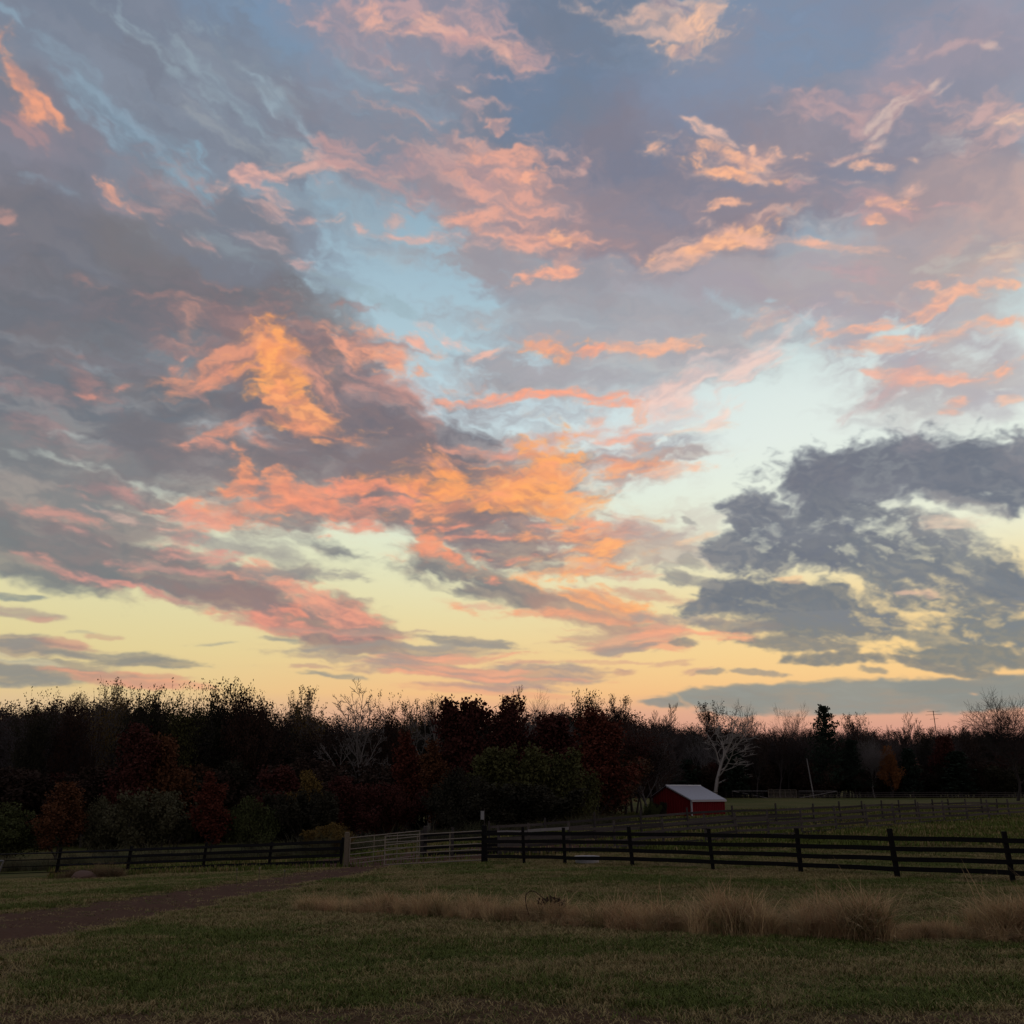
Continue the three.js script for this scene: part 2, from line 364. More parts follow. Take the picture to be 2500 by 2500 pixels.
['wisp',-18.0,15.0,1.13,0.38,5,.9,236,163,139,216,155,139],
['wisp',-23.2,14.9,1.92,0.18,-9,.6,222,183,167,206,166,158],
['wisp',-25.4,13.8,1.46,0.18,-13,.7,206,153,143,186,147,143],
['wisp',-27.1,12.0,3.04,0.28,-14,.92,218,153,139,198,147,139],
['wisp',-24.9,11.6,1.05,0.22,-18,.85,214,153,141,196,147,141],
['wisp',-20.1,13.8,1.33,0.37,1,.85,220,157,143,200,151,143],
['wisp',-19.4,13.0,2.00,0.30,4,.9,218,157,143,198,151,143],
['wisp',-19.1,12.3,2.45,0.28,2,.85,212,153,141,194,147,141],
['wisp',-21.1,12.3,1.31,0.18,-2,.7,208,151,139,190,145,139],
['wisp',-22.9,12.7,3.88,0.27,-14,.4,160,152,144,150,144,140],
['wisp',-22.5,11.2,0.78,0.11,-10,.9,222,153,139,206,149,139],
['wisp',-21.0,10.9,1.11,0.20,-19,.9,216,151,137,198,145,137],
['wisp',-19.1,10.4,1.79,0.18,-9,.6,200,149,139,180,136,132],
['wisp',-13.6,11.7,2.83,0.62,-14,.92,238,163,137,214,153,137],
['wisp',-11.4,10.9,2.16,0.52,-22,.85,240,165,137,222,157,139],
['puff',-13.4,10.2,0.94,0.28,-8,.9,238,153,127,226,147,127],
['wisp',-14.9,9.7,1.39,0.47,-6,.85,228,151,131,208,145,131],
['wisp',-11.1,9.2,3.57,0.38,-4,.92,232,153,131,212,145,131],
['puff',-9.7,9.9,1.20,0.72,-12,.8,238,161,135,222,153,135],
['wisp',-16.8,9.5,1.37,0.28,-3,.6,208,147,135,188,141,133],
['wisp',-15.1,12.5,2.79,0.38,-1,.8,140,136,136,158,148,142],
['wisp',-12.5,12.7,2.61,0.34,-1,.7,150,146,142,170,160,150],
// low clouds over the horizon
['flat',-28.0,10.1,1.37,0.13,1,.9,142,148,142,152,154,144],
['flat',-27.7,9.2,1.97,0.28,-4,.8,172,152,142,164,150,142],
['flat',-26.7,9.0,0.72,0.13,0,.8,204,160,140,190,154,140],
['flat',-26.7,7.5,3.78,0.52,-2,.95,144,139,134,160,142,134],
['flat',-24.9,7.8,1.23,0.22,-5,.8,206,157,135,188,144,130],
['flat',-23.6,7.2,2.91,0.20,-0,.85,142,140,132,156,148,136],
['flat',-21.4,6.9,2.78,0.20,-0,.9,140,138,130,152,144,132],
['flat',-25.9,6.2,4.80,0.56,-0,.95,142,140,133,154,144,134],
['flat',-22.4,6.1,3.17,0.33,-3,.9,228,161,129,206,153,131],
['flat',-20.9,5.8,2.58,0.22,-2,.8,220,157,131,204,153,131],
['flat',-27.2,6.8,1.79,0.19,-7,.5,214,204,168,204,194,160],
['flat',-17.3,8.2,1.35,0.09,3,.7,158,156,142,168,164,146],
['flat',-13.7,8.6,1.03,0.14,-1,.85,154,152,140,164,158,142],
['flat',-23.5,8.3,0.75,0.09,4,.7,204,164,138,196,164,140],
['flat',-24.9,8.4,0.81,0.07,4,.5,170,164,148,176,168,150],
['flat',-11.0,7.7,1.66,0.19,-4,.6,166,150,138,178,158,140],
['flat',-10.2,6.6,1.42,0.14,-3,.85,146,144,136,156,150,138],
['flat',-11.7,7.1,1.04,0.12,-2,.7,196,154,136,180,150,138],
['flat',-5.9,8.1,6.07,0.41,-0,.92,158,150,141,172,152,138],
['flat',-3.2,8.7,2.45,0.22,-3,.9,152,146,138,164,150,138],
['flat',-4.2,7.6,3.65,0.29,3,.9,234,165,135,212,157,137],
['flat',-3.2,6.9,6.58,0.53,-3,.92,166,149,141,186,152,138],
['flat',-3.7,7.0,3.66,0.14,-2,.8,234,167,135,218,161,137],
['flat',-2.2,6.6,4.88,0.14,-2,.85,240,167,133,224,161,135],
['flat',-2.5,6.1,3.65,0.22,-2,.85,176,148,138,190,150,138],
['flat',-1.7,5.7,4.62,0.17,-3,.7,236,171,133,224,167,135],
['flat',1.2,7.4,1.71,0.14,-0,.7,222,167,139,210,163,141],
['flat',7.7,8.8,3.62,0.63,4,.85,216,163,137,180,148,138],
['flat',8.6,8.4,1.92,0.29,-1,.85,242,171,133,228,163,135],
['flat',6.4,8.2,1.94,0.29,2,.9,164,148,140,180,152,140],
['flat',8.7,9.1,2.16,0.22,3,.8,238,167,135,222,161,137],
['flat',6.6,6.8,0.96,0.22,-1,.8,186,152,136,200,158,136],
['flat',9.5,7.3,1.19,0.14,7,.7,206,165,139,216,171,141],
['flat',10.7,6.9,0.95,0.19,9,.8,196,154,136,206,165,141],
['flat',6.1,7.4,2.18,0.10,-1,.7,214,167,141,220,173,143],
['flat',-9.1,9.1,2.88,0.22,-1,.6,172,150,140,186,154,140],
// dark cumulus on the right, against the light
['cumu',23.0,17.6,6.37,2.07,-3,.97,110,114,126,120,124,134],
['cumu',19.1,17.3,2.68,1.55,9,.97,112,116,128,124,126,136],
['cumu',24.4,18.9,1.25,0.82,-8,.95,124,126,136,140,138,146],
['cumu',27.5,16.6,3.98,1.99,-15,.97,110,116,128,122,126,136],
['cumu',29.6,17.3,1.34,1.31,-10,.9,120,124,134,134,134,142],
['cumu',15.3,15.5,2.10,1.67,-35,.95,116,120,131,128,130,138],
['cumu',14.5,13.6,2.55,1.44,-14,.95,114,119,129,126,128,136],
['cumu',17.6,14.3,3.62,1.66,-19,.97,109,115,127,120,124,134],
['cumu',20.7,15.0,4.16,1.63,-23,.97,112,117,128,124,128,136],
['cumu',18.7,13.3,2.89,0.94,-11,.95,112,117,128,122,126,134],
['cumu',23.0,12.0,4.22,1.37,-29,.95,116,122,131,126,130,136],
['cumu',26.6,11.9,4.19,1.38,-24,.92,118,124,132,128,132,137],
['cumu',25.0,14.1,3.10,0.90,-26,.8,126,130,137,142,142,144],
['cumu',28.4,10.4,2.30,1.31,-24,.95,114,121,130,124,128,134],
['cumu',26.5,15.3,2.43,0.58,-23,.7,142,142,146,160,156,156],
['gap',21.1,14.6,1.18,0.28,-21,0.56],
['gap',22.4,14.4,1.15,0.51,-2,0.60],
['gap',19.9,13.3,0.80,0.28,-36,0.60],
['gap',18.4,15.0,0.73,0.21,16,0.48],
['gap',15.5,13.9,0.50,0.33,-14,0.48],
['gap',26.3,14.5,2.00,0.67,-0,0.52],
['gap',28.3,13.5,1.59,0.87,8,0.64],
['gap',27.5,12.5,1.25,0.35,-29,0.56],
['gap',24.0,12.6,0.49,0.20,-38,0.56],
['gap',24.7,11.2,0.48,0.27,-16,0.56],
['gap',18.3,11.9,3.41,0.42,-10,0.64],
['gap',16.8,12.9,0.54,0.33,27,0.48],
['cumu',13.4,11.3,2.57,1.30,-9,.97,114,119,128,126,128,134],
['cumu',11.6,10.6,1.66,0.58,6,.95,122,126,132,134,134,136],
['cumu',16.4,10.4,4.53,1.47,-11,.97,112,118,127,122,126,132],
['cumu',20.2,9.9,3.24,1.39,-19,.97,115,121,128,126,129,133],
['cumu',18.1,8.9,3.99,0.74,-7,.95,122,126,129,130,131,130],
['cumu',17.1,8.1,3.80,0.47,-6,.9,130,130,128,140,136,130],
['cumu',13.0,9.4,2.79,0.48,-8,.8,140,136,134,152,142,136],
['cumu',22.3,10.9,2.55,0.68,-35,.9,120,126,132,130,132,135],
['cumu',26.1,9.5,3.37,0.89,-16,.95,118,125,131,128,131,133],
['cumu',27.0,8.3,3.12,1.01,-9,.95,118,125,130,126,130,131],
['gap',23.6,9.3,1.11,1.00,-26,0.68],
['gap',25.3,9.4,0.73,0.31,-4,0.64],
['gap',21.1,10.7,1.17,0.46,-40,0.56],
['gap',26.1,8.1,0.31,0.41,37,0.56],
['gap',27.4,8.8,0.42,0.35,-5,0.48],
['gap',20.0,8.3,1.55,0.28,-9,0.56],
['cumu',23.7,8.1,1.84,0.45,-19,.7,126,130,130,138,138,134],
['cumu',25.8,7.1,3.76,0.61,-7,.95,124,128,127,132,133,129],
['cumu',18.6,7.2,3.07,0.32,-3,.95,132,131,127,142,138,130],
['cumu',23.3,6.8,2.25,0.27,-14,.9,132,131,127,142,138,130],
['cumu',26.1,6.2,1.96,0.26,-10,.9,132,132,127,142,138,130],
['cumu',11.9,6.8,1.08,0.19,-1,.8,158,148,136,166,152,136],
['cumu',14.5,6.7,1.60,0.16,-6,.8,158,148,136,168,154,138],
['cumu',10.3,8.5,0.95,0.24,-2,.8,142,138,132,154,146,134],
['cumu',20.9,6.5,0.84,0.18,-13,.8,148,142,132,156,148,134],
['cumu',11.1,13.4,0.71,0.63,-13,.6,146,144,142,160,154,146],
['cumu',10.3,12.3,0.95,0.63,-23,.8,140,140,140,152,148,144],
['cumu',11.0,15.8,0.53,0.19,-23,.7,158,156,154,170,166,160],
['gap',21.9,13.5,0.59,0.23,-37,0.56],
['gap',23.8,13.3,0.76,0.32,-28,0.48],
['gap',25.6,11.8,0.73,0.27,-28,0.48],
['gap',16.2,14.7,0.83,0.38,-35,0.48],
['gap',14.8,14.5,0.54,0.29,-14,0.48],
['gap',28.3,9.1,0.52,0.43,-5,0.48],
['gap',21.4,9.2,1.15,0.41,-25,0.56],
['gap',14.7,10.7,1.03,0.19,-13,0.32],
['gap',24.8,10.3,1.28,0.31,-27,0.48],
['gap',23.2,15.5,1.71,0.32,-13,0.40],
['mist',22.2,16.5,4.72,1.39,-7,0.39,134,136,144,150,150,154],
['mist',24.2,14.4,5.01,1.36,-22,0.42,160,158,156,178,174,168],
['mist',17.4,14.6,4.08,1.66,-15,0.35,136,138,144,152,152,152],
['mist',17.0,10.1,4.94,1.18,-11,0.32,132,136,140,146,146,144],
['mist',27.0,11.4,3.55,1.55,-17,0.35,140,144,146,156,156,152],
['cumu',11.2,12.1,1.42,0.39,-17,.6,150,148,144,164,158,150],
['cumu',9.8,13.1,0.96,0.22,6,.5,168,164,156,180,174,162],
['wisp',11.5,9.0,2.12,0.24,-8,.9,246,171,133,232,165,135],
['wisp',16.7,12.0,0.59,0.17,-4,.8,250,203,155,244,197,155],
['wisp',23.9,10.5,0.83,0.18,-5,.7,244,197,165,236,193,165],
['wisp',26.1,14.3,1.21,0.27,-7,.7,232,204,180,222,198,178],
['wisp',12.7,19.6,1.18,0.19,1,.8,204,196,190,214,204,196],
['wisp',11.2,19.4,0.96,0.39,-4,.8,170,160,160,190,176,170],
['wisp',11.1,18.9,0.96,0.19,-4,.8,244,203,177,236,197,175],
['wisp',11.1,14.7,1.44,0.22,11,.6,246,203,165,240,199,165],
// upper right lit scraps
['wisp',25.0,22.3,1.86,0.34,-6,.95,246,180,155,226,176,163],
['wisp',23.9,22.9,1.26,0.27,-10,.9,236,182,163,218,178,167],
['puff',26.3,22.1,1.01,0.31,-4,.9,248,182,155,236,178,159],
['puff',29.5,22.1,0.89,0.28,20,.95,248,184,155,238,180,159],
['wisp',27.8,21.8,1.18,0.20,-0,.9,244,184,159,232,180,163],
['wisp',23.6,22.1,1.90,0.68,23,.5,200,164,164,186,160,164],
['wisp',26.8,20.8,0.61,0.16,-10,.9,242,184,161,228,180,165],
['wisp',26.5,20.4,0.57,0.18,-10,.8,240,186,165,226,182,167],
['wisp',29.9,20.3,0.76,0.20,-0,.8,240,194,171,228,190,173],
// long low bank
['sill',19.7,5.1,10.11,0.99,-2,.97,146,147,140,152,148,139],
['sill',26.5,5.1,4.67,1.12,-3,.95,140,142,136,148,146,138],
['sill',12.3,5.1,3.47,0.70,-5,.95,146,147,140,154,148,138],
['sill',9.1,5.0,1.41,0.26,-7,.95,150,146,138,158,150,138],
['hole',10.6,4.7,1.38,0.14,-42,.5],
['hole',25.7,5.1,0.28,0.09,-2,.9],
];
const AIR = [[-2, 205, 142, 128], [3, 214, 156, 138], [4.5, 226, 172, 142], [5.6, 243, 192, 136], [7.8, 239, 208, 150], [10.3, 233, 219, 169], [12.8, 229, 228, 190], [15.3, 226, 234, 210], [17.7, 222, 234, 221],
  [20.2, 212, 229, 230], [22.7, 198, 220, 228], [26, 178, 203, 213], [30, 164, 191, 205], [34.5, 146, 173, 190], [39, 130, 156, 180], [45, 118, 139, 166], [60, 110, 130, 158], [90, 104, 122, 152]];
function air(az, el, out) {
  let i = 0; while (i < AIR.length - 2 && AIR[i + 1][0] < el) i++;
  const t = Math.min(1, Math.max(0, (el - AIR[i][0]) / (AIR[i + 1][0] - AIR[i][0])));
  for (let k = 0; k < 3; k++) out[k] = lerp(AIR[i][k + 1], AIR[i + 1][k + 1], t);
  const warm = sstep(-4, 26, az) * (1 - sstep(60, 110, az)) * sstep(4.5, 7, el) * (1 - sstep(9, 18, el));
  out[0] = lerp(out[0], 254, warm * 0.75); out[1] = lerp(out[1], 216, warm * 0.45); out[2] = lerp(out[2], 140, warm * 0.35);
  const pale = sstep(-2, 18, az) * (1 - sstep(55, 100, az)) * sstep(11, 15, el) * (1 - sstep(22, 30, el));
  out[0] = lerp(out[0], 238, pale * 0.6); out[1] = lerp(out[1], 242, pale * 0.6); out[2] = lerp(out[2], 230, pale * 0.45);
  const left = sstep(-2, -26, az) * (1 - sstep(12, 22, el));
  out[0] = lerp(out[0], 218, left * 0.6); out[1] = lerp(out[1], 212, left * 0.45); out[2] = lerp(out[2], 164, left * 0.3);
  const away = sstep(50, 150, Math.abs(az)) * (1 - sstep(20, 60, el));
  out[0] = lerp(out[0], 158, away * 0.8); out[1] = lerp(out[1], 158, away * 0.8); out[2] = lerp(out[2], 178, away * 0.8);
}
const KIND = {                    // noise per degree, stretch along the cloud, how ragged, how soft the edge is, how broken the inside is
  veil: { f: 0.11, st: 1.6, amp: 0.42, soft: 0.6, tex: 0.12, oct: 7, fill: 1.5, grow: 1.1 }, bank: { f: 0.26, st: 2.2, amp: 0.8, soft: 0.65, tex: 0.2, oct: 7, fill: 1.25, grow: 1.15 },
  wisp: { f: 0.6, st: 2.7, amp: 1.25, soft: 0.7, tex: 0.55, oct: 6, grow: 1.28, halo: 0.3 }, puff: { f: 0.66, st: 1.8, amp: 1.1, soft: 0.6, tex: 0.4, oct: 6, grow: 1.25, halo: 0.26 },
  hole: { f: 0.5, st: 1.9, amp: 1.3, soft: 0.85, tex: 0.35, oct: 7, grow: 1.1 }, flat: { f: 0.55, st: 5, amp: 1.0, soft: 0.5, tex: 0.35, oct: 6, grow: 1.38, halo: 0.15, fill: 1.25 },
  cumu: { f: 0.8, st: 1.35, amp: 0.8, soft: 0.55, tex: 0.1, oct: 7, lumpy: 1, fill: 1.3, grow: 1.1 }, sill: { f: 0.4, st: 3, amp: 0.6, soft: 0.3, tex: 0.08, oct: 7, lumpy: 1 },
  mist: { f: 0.34, st: 3, amp: 1.0, soft: 1.2, tex: 0.9, oct: 7, fill: 1.2 }, gap: { f: 1.1, st: 1.6, amp: 1.3, soft: 0.9, tex: 0.35, oct: 6, grow: 1.35 },
};
function clouds(W, H) {
  const data = new Float32Array(W * H * 4), lin = new Float32Array(1024), c3 = [0, 0, 0];
  for (let i = 0; i < 1024; i++) { const c = i / 1020; lin[i] = c <= 0.04045 ? c / 12.92 : ((c + 0.055) / 1.055) ** 2.4; }
  const toLin = (v) => lin[Math.max(0, Math.min(1020, Math.round(v * 4)))];
  // away from the west: an even, broken deck of the same grey and rose cloud, at a coarse grid
  const gw = 720, gh = 184, far = new Float32Array((gw + 1) * gh * 3);
  for (let j = 0; j < gh; j++) for (let i = 0; i <= gw; i++) {
    const el = j * 0.5 - 1, az = ((i % gw) / gw) * 360 - 180, r = 1 / Math.tan((Math.max(el, 0) + 7) * Math.PI / 180), x = r * Math.sin(az * Math.PI / 180), y = r * Math.cos(az * Math.PI / 180);
    air(az, el, c3);
    const wx = 0.5 * noise(x * 0.9 + 4, y * 0.9), wy = 0.5 * noise(x * 0.9 - 7, y * 0.9 + 3), n = fbm((x + wx) * 0.8, (y + wy) * 0.8, 5), a = 0.9 * sstep(-0.42, 0.28, n) * sstep(0, 5, el);
    const lit = sstep(-0.15, 0.45, fbm((x + wy) * 2 + 30, (y + wx) * 2, 4)) * 0.8, tone = 1 + 0.1 * noise(x * 3, y * 3), o = (j * (gw + 1) + i) * 3;
    far[o] = lerp(c3[0], lerp(130, 222, lit) * tone, a); far[o + 1] = lerp(c3[1], lerp(128, 166, lit) * tone, a); far[o + 2] = lerp(c3[2], lerp(140, 156, lit) * tone, a);
  }
  // the western sky: clear air, then each cloud in turn
  const A0 = -50, A1 = 50, E1 = 60, x0 = Math.floor((0.25 + A0 / 360) * W), w = Math.ceil((A1 - A0) / 360 * W), y0 = Math.floor(H / 2 - H / 180), h = Math.ceil((E1 + 1) / 180 * H);
  const west = new Float32Array(w * h * 3), clear = new Float32Array(w * h * 3), warpA = new Float32Array(w * h), warpE = new Float32Array(w * h);
  const azOf = (i) => ((x0 + i + 0.5) / W - 0.25) * 360, elOf = (j) => ((y0 + j + 0.5) / H - 0.5) * 180;
  for (let j = 0; j < h; j++) for (let i = 0; i < w; i++) {
    const az = azOf(i), el = elOf(j), o = j * w + i, k = (Math.max(el, 0) + 3) / (Math.max(el, 0) + 14);
    air(az, el, c3);
    for (let c = 0; c < 3; c++) clear[o * 3 + c] = west[o * 3 + c] = c3[c];
    warpA[o] = 1.1 * fbm(az * 0.22, el * 0.34 / k, 3) + 0.4 * fbm(az * 1.1 + 9, el * 1.5 / k, 3); warpE[o] = k * (1.1 * fbm(az * 0.22 + 50, el * 0.34 / k, 3) + 0.45 * fbm(az * 1.1 + 70, el * 1.5 / k, 3));
  }
  CLOUDS.forEach(([kind, az0, el0, ra0, re0, turn, op, r1 = 0, g1 = 0, b1 = 0, r2 = 0, g2 = 0, b2 = 0], n) => {
    const K = KIND[kind], ra = ra0 * (K.grow || 1), re = re0 * (K.grow || 1), hole = kind === 'hole' || kind === 'gap', co = Math.cos(turn * Math.PI / 180), si = Math.sin(turn * Math.PI / 180), ce = Math.cos(el0 * Math.PI / 180), reach = 1.75;
    const ea = Math.hypot(ra * co, re * si) * reach + 1.5, ee = Math.hypot(ra * si, re * co) * reach + 1.5;
    const i0 = Math.max(0, Math.floor(((az0 - ea / ce) / 360 + 0.25) * W) - x0), i1 = Math.min(w - 1, Math.ceil(((az0 + ea / ce) / 360 + 0.25) * W) - x0);
    const j0 = Math.max(0, Math.floor(((el0 - ee) / 180 + 0.5) * H) - y0), j1 = Math.min(h - 1, Math.ceil(((el0 + ee) / 180 + 0.5) * H) - y0);
    const A = [r1, g1, b1], B = [r2, g2, b2], sx = n * 13.7 % 200, sy = n * 7.9 % 200;
    // small clouds have small features, clouds low in the sky are drawn out flat
    const small = Math.min(3.2, Math.max(1, 2.2 / Math.sqrt(ra * re))), f = K.f * Math.sqrt(small), low = 1 + 1.6 * Math.exp(-el0 / 7), wk = Math.min(1, 0.35 + re * 0.35);
    for (let j = j0; j <= j1; j++) for (let i = i0; i <= i1; i++) {
      const o = j * w + i, dx = (azOf(i) - az0) * ce + warpA[o] * wk, dy = elOf(j) - el0 + warpE[o] * wk, u = dx * co + dy * si, v = dy * co - dx * si;
      const q = Math.sqrt((u / ra) ** 2 + (v / re) ** 2);
      if (q > reach) continue;
      const x = u * f / K.st + sx, y = v * f * low + sy;
      const nz = K.lumpy ? 0.3 * billow(x * 0.9, y * 0.9, 4) + 0.5 * fbm(x * 1.2, y * 1.2, 5, 0.6) + 0.45 * fbm(x * 0.3 + 8, y * 0.3, 3) : fbm(x, y, K.oct, 0.62);
      const val = (1 - q) * 0.9 * (K.fill || 1) + K.amp * nz * Math.min(1, 0.25 + q * 0.9);
      if (val <= -0.4) continue;
      const inner = fbm(x * 2.1 + 31, y * 2.6 + 7, 5, 0.58);
      const halo = K.halo || 0, a = op * ((1 - halo) * sstep(0, K.soft, val) * (1 - K.tex + K.tex * sstep(-0.45, 0.3, inner)) + halo * sstep(-0.4, 1.1, val));
      const t = sstep(-0.45, 0.45, inner + 0.4 * nz), p = o * 3;
      const sh = 1 + 0.05 * inner;
      for (let c = 0; c < 3; c++) west[p + c] = lerp(west[p + c], hole ? clear[p + c] : lerp(B[c], A[c], t) * sh, a);
    }
  });
  for (let y = Math.floor(H / 2) - 1; y < H; y++) for (let x = 0; x < W; x++) {
    const az = ((x + 0.5) / W - 0.25) * 360, azw = az > 180 ? az - 360 : az, el = ((y + 0.5) / H - 0.5) * 180, o = (y * W + x) * 4;
    const edge = Math.max(sstep(36, 49, Math.abs(azw)), sstep(47, 58, el)), i = x - x0, j = y - y0, inside = i >= 0 && i < w && j >= 0 && j < h;
    const wt = inside ? 1 - edge : 0, gx = ((azw + 180) / 360) * gw, gy = (el + 1) * 2, ix = Math.floor(gx), iy = Math.min(gh - 2, Math.floor(gy)), tx = gx - ix, ty = gy - iy;
    for (let c = 0; c < 3; c++) {
      let v = 0;
      if (wt < 1) { const p = (iy * (gw + 1) + ix) * 3 + c, r = (gw + 1) * 3; v = lerp(lerp(far[p], far[p + 3], tx), lerp(far[p + r], far[p + r + 3], tx), ty); }
      if (wt > 0) v = lerp(v, west[(j * w + i) * 3 + c], wt);
      data[o + c] = toLin(v);
    }
    data[o + 3] = 1;
  }
  for (let o = 0; o < Math.floor(H / 2) * W * 4; o += 4) { data[o] = 0.03; data[o + 1] = 0.03; data[o + 2] = 0.022; data[o + 3] = 1; }
  return data;
}
const SKY_W = 4096, SKY_H = 3072;
const skyMap = new THREE.DataTexture(clouds(SKY_W, SKY_H), SKY_W, SKY_H, THREE.RGBAFormat, THREE.FloatType);
skyMap.mapping = THREE.EquirectangularReflectionMapping;
skyMap.magFilter = THREE.LinearFilter;
skyMap.needsUpdate = true;
scene.background = skyMap;
scene.environment = skyMap;

// ---------------------------------------------------------------- helpers: D is the distance ahead of the camera (z = -D)
const V3 = (x, y, z) => new THREE.Vector3(x, y, z);
const GXS = [-160, -60, -25, -8, 0, 8, 16, 35, 80, 220], GDS = [-60, 0, 10, 20, 30, 40, 50, 60, 75, 110, 160, 220, 300, 440, 1500];
const GH = [
  [-1.9, -1.8, -1.7, -1.6, -1.6, -1.6, -1.6, -1.6, -1.5, -1.5], [-2.1, -1.9, -1.75, -1.65, -1.65, -1.65, -1.65, -1.6, -1.6, -1.5], [-2.7, -2.4, -2.2, -2.0, -1.97, -1.95, -1.95, -1.95, -1.9, -1.8],
  [-3.4, -3.0, -2.7, -2.35, -2.25, -2.25, -2.25, -2.2, -2.1, -1.9], [-4.0, -3.6, -3.1, -2.7, -2.55, -2.5, -2.5, -2.4, -2.2, -2.0], [-4.9, -4.5, -3.68, -3.1, -2.8, -2.65, -2.6, -2.4, -2.1, -1.9],
  [-5.4, -5.0, -4.05, -3.4, -2.85, -2.5, -2.3, -2.1, -1.8, -1.6], [-5.6, -5.3, -4.25, -3.5, -2.8, -2.35, -2.1, -1.9, -1.6, -1.4], [-5.6, -5.3, -4.4, -3.6, -3.0, -2.5, -2.2, -1.9, -1.5, -1.3],
  [-5.6, -5.5, -4.8, -4.0, -3.3, -2.95, -2.9, -2.5, -1.7, -1.3], [-5.2, -5.0, -4.6, -4.0, -3.2, -2.6, -2.4, -1.9, -1.4, -1.2], [-4, -4, -4, -3.5, -2.8, -2.0, -1.5, -1.2, -1.2, -1.2], [-2, -2, -2, -1.8, -1.5, -1.2, -1, -0.8, -0.8, -0.8], [8, 8, 8, 8, 8, 8, 8, 8, 8, 8], [10, 10, 10, 10, 10, 10, 10, 10, 10, 10]];  // last rows: unseen hill added behind the woods to block horizon light under trees
function hermite(xs, f, x) {
  let i = 0; while (i < xs.length - 2 && xs[i + 1] < x) i++;
  const h = xs[i + 1] - xs[i], t = Math.min(1, Math.max(0, (x - xs[i]) / h)), s = (k) => (k <= 0 || k >= xs.length - 1 ? (k <= 0 ? (f(1) - f(0)) / (xs[1] - xs[0]) : 0) : (f(k + 1) - f(k - 1)) / (xs[k + 1] - xs[k - 1]));
  const t2 = t * t, t3 = t2 * t;
  return (2 * t3 - 3 * t2 + 1) * f(i) + (t3 - 2 * t2 + t) * h * s(i) + (-2 * t3 + 3 * t2) * f(i + 1) + (t3 - t2) * h * s(i + 1);
}
function ground(x, D) {
  const base = hermite(GDS, (k) => hermite(GXS, (j) => GH[k][j], x), D);
  return base + 0.05 * noise(x * 0.22, D * 0.22) + 0.018 * noise(x * 0.9 + 5, D * 0.9) + 0.15 * sstep(60, 140, D) * noise(x * 0.04, D * 0.03);
}
const used = new Map();
function numbered(name) { const n = used.get(name) || 0; used.set(name, n + 1); return n ? `${name}_${String(n).padStart(3, '0')}` : name; }
function tag(o, label, category, group, kind) { if (label) o.userData.label = label; if (category) o.userData.category = category; if (group) o.userData.group = group; if (kind) o.userData.kind = kind; return o; }
function shade(o) { o.traverse((m) => { if (m.isMesh) { m.castShadow = true; m.receiveShadow = true; } }); return o; }
function thing(name, label, category, x, D, group, y) { const g = new THREE.Group(); g.name = numbered(name); g.position.set(x, y ?? ground(x, D), -D); scene.add(g); return tag(g, label, category, group); }
function part(name, geo, mat, parent) { const m = new THREE.Mesh(geo, mat); m.name = name; m.castShadow = m.receiveShadow = true; parent.add(m); return m; }
const std = (r, g, b, rough = 0.95, extra = {}) => new THREE.MeshPhysicalMaterial({ color: new THREE.Color().setRGB(r, g, b), roughness: rough, specularIntensity: rough > 0.8 ? 0.15 : 0.5, ...extra });

// grain textures shared by several surfaces
function grainTexture(w, h, fn, srgb = false) {
  const d = new Uint8Array(w * h * 4);
  for (let y = 0; y < h; y++) for (let x = 0; x < w; x++) { const v = fn(x / w, y / h), o = (y * w + x) * 4; for (let c = 0; c < 3; c++) d[o + c] = Math.max(0, Math.min(255, 255 * (Array.isArray(v) ? v[c] : v))); d[o + 3] = 255; }
  const t = new THREE.DataTexture(d, w, h); t.wrapS = t.wrapT = THREE.RepeatWrapping; t.magFilter = THREE.LinearFilter; t.needsUpdate = true; if (srgb) t.colorSpace = THREE.SRGBColorSpace; return t;
}
// noise that repeats without a seam over the unit square
const tile = (u, v, f, oct, s = 0) => { const b = (p, q) => fbm(p * f + s, q * f + s, oct); const wu = sstep(0, 1, u), wv = sstep(0, 1, v); return lerp(lerp(b(u, v), b(u - 1, v), wu), lerp(b(u, v - 1), b(u - 1, v - 1), wu), wv); };
const woodMap = grainTexture(512, 64, (u, v) => { const g = 0.62 + 0.28 * fbm(u * 7, v * 26, 4) + 0.16 * fbm(u * 60, v * 40, 2), k = Math.hypot((u - 0.31) * 9, v - 0.5), k2 = Math.hypot((u - 0.77) * 9, v - 0.3); return g - 0.3 * Math.exp(-k * k * 60) - 0.25 * Math.exp(-k2 * k2 * 70); });
const turfMap = grainTexture(1024, 1024, (u, v) => { const n = tile(u, v, 24, 4), m = tile(u, v, 90, 3, 40); const k = 0.66 + 0.4 * n + 0.34 * m; return [k * 1.03, k, k * 0.92]; });
const turfBump = grainTexture(512, 512, (u, v) => 0.5 + 0.5 * tile(u, v, 40, 4, 9));

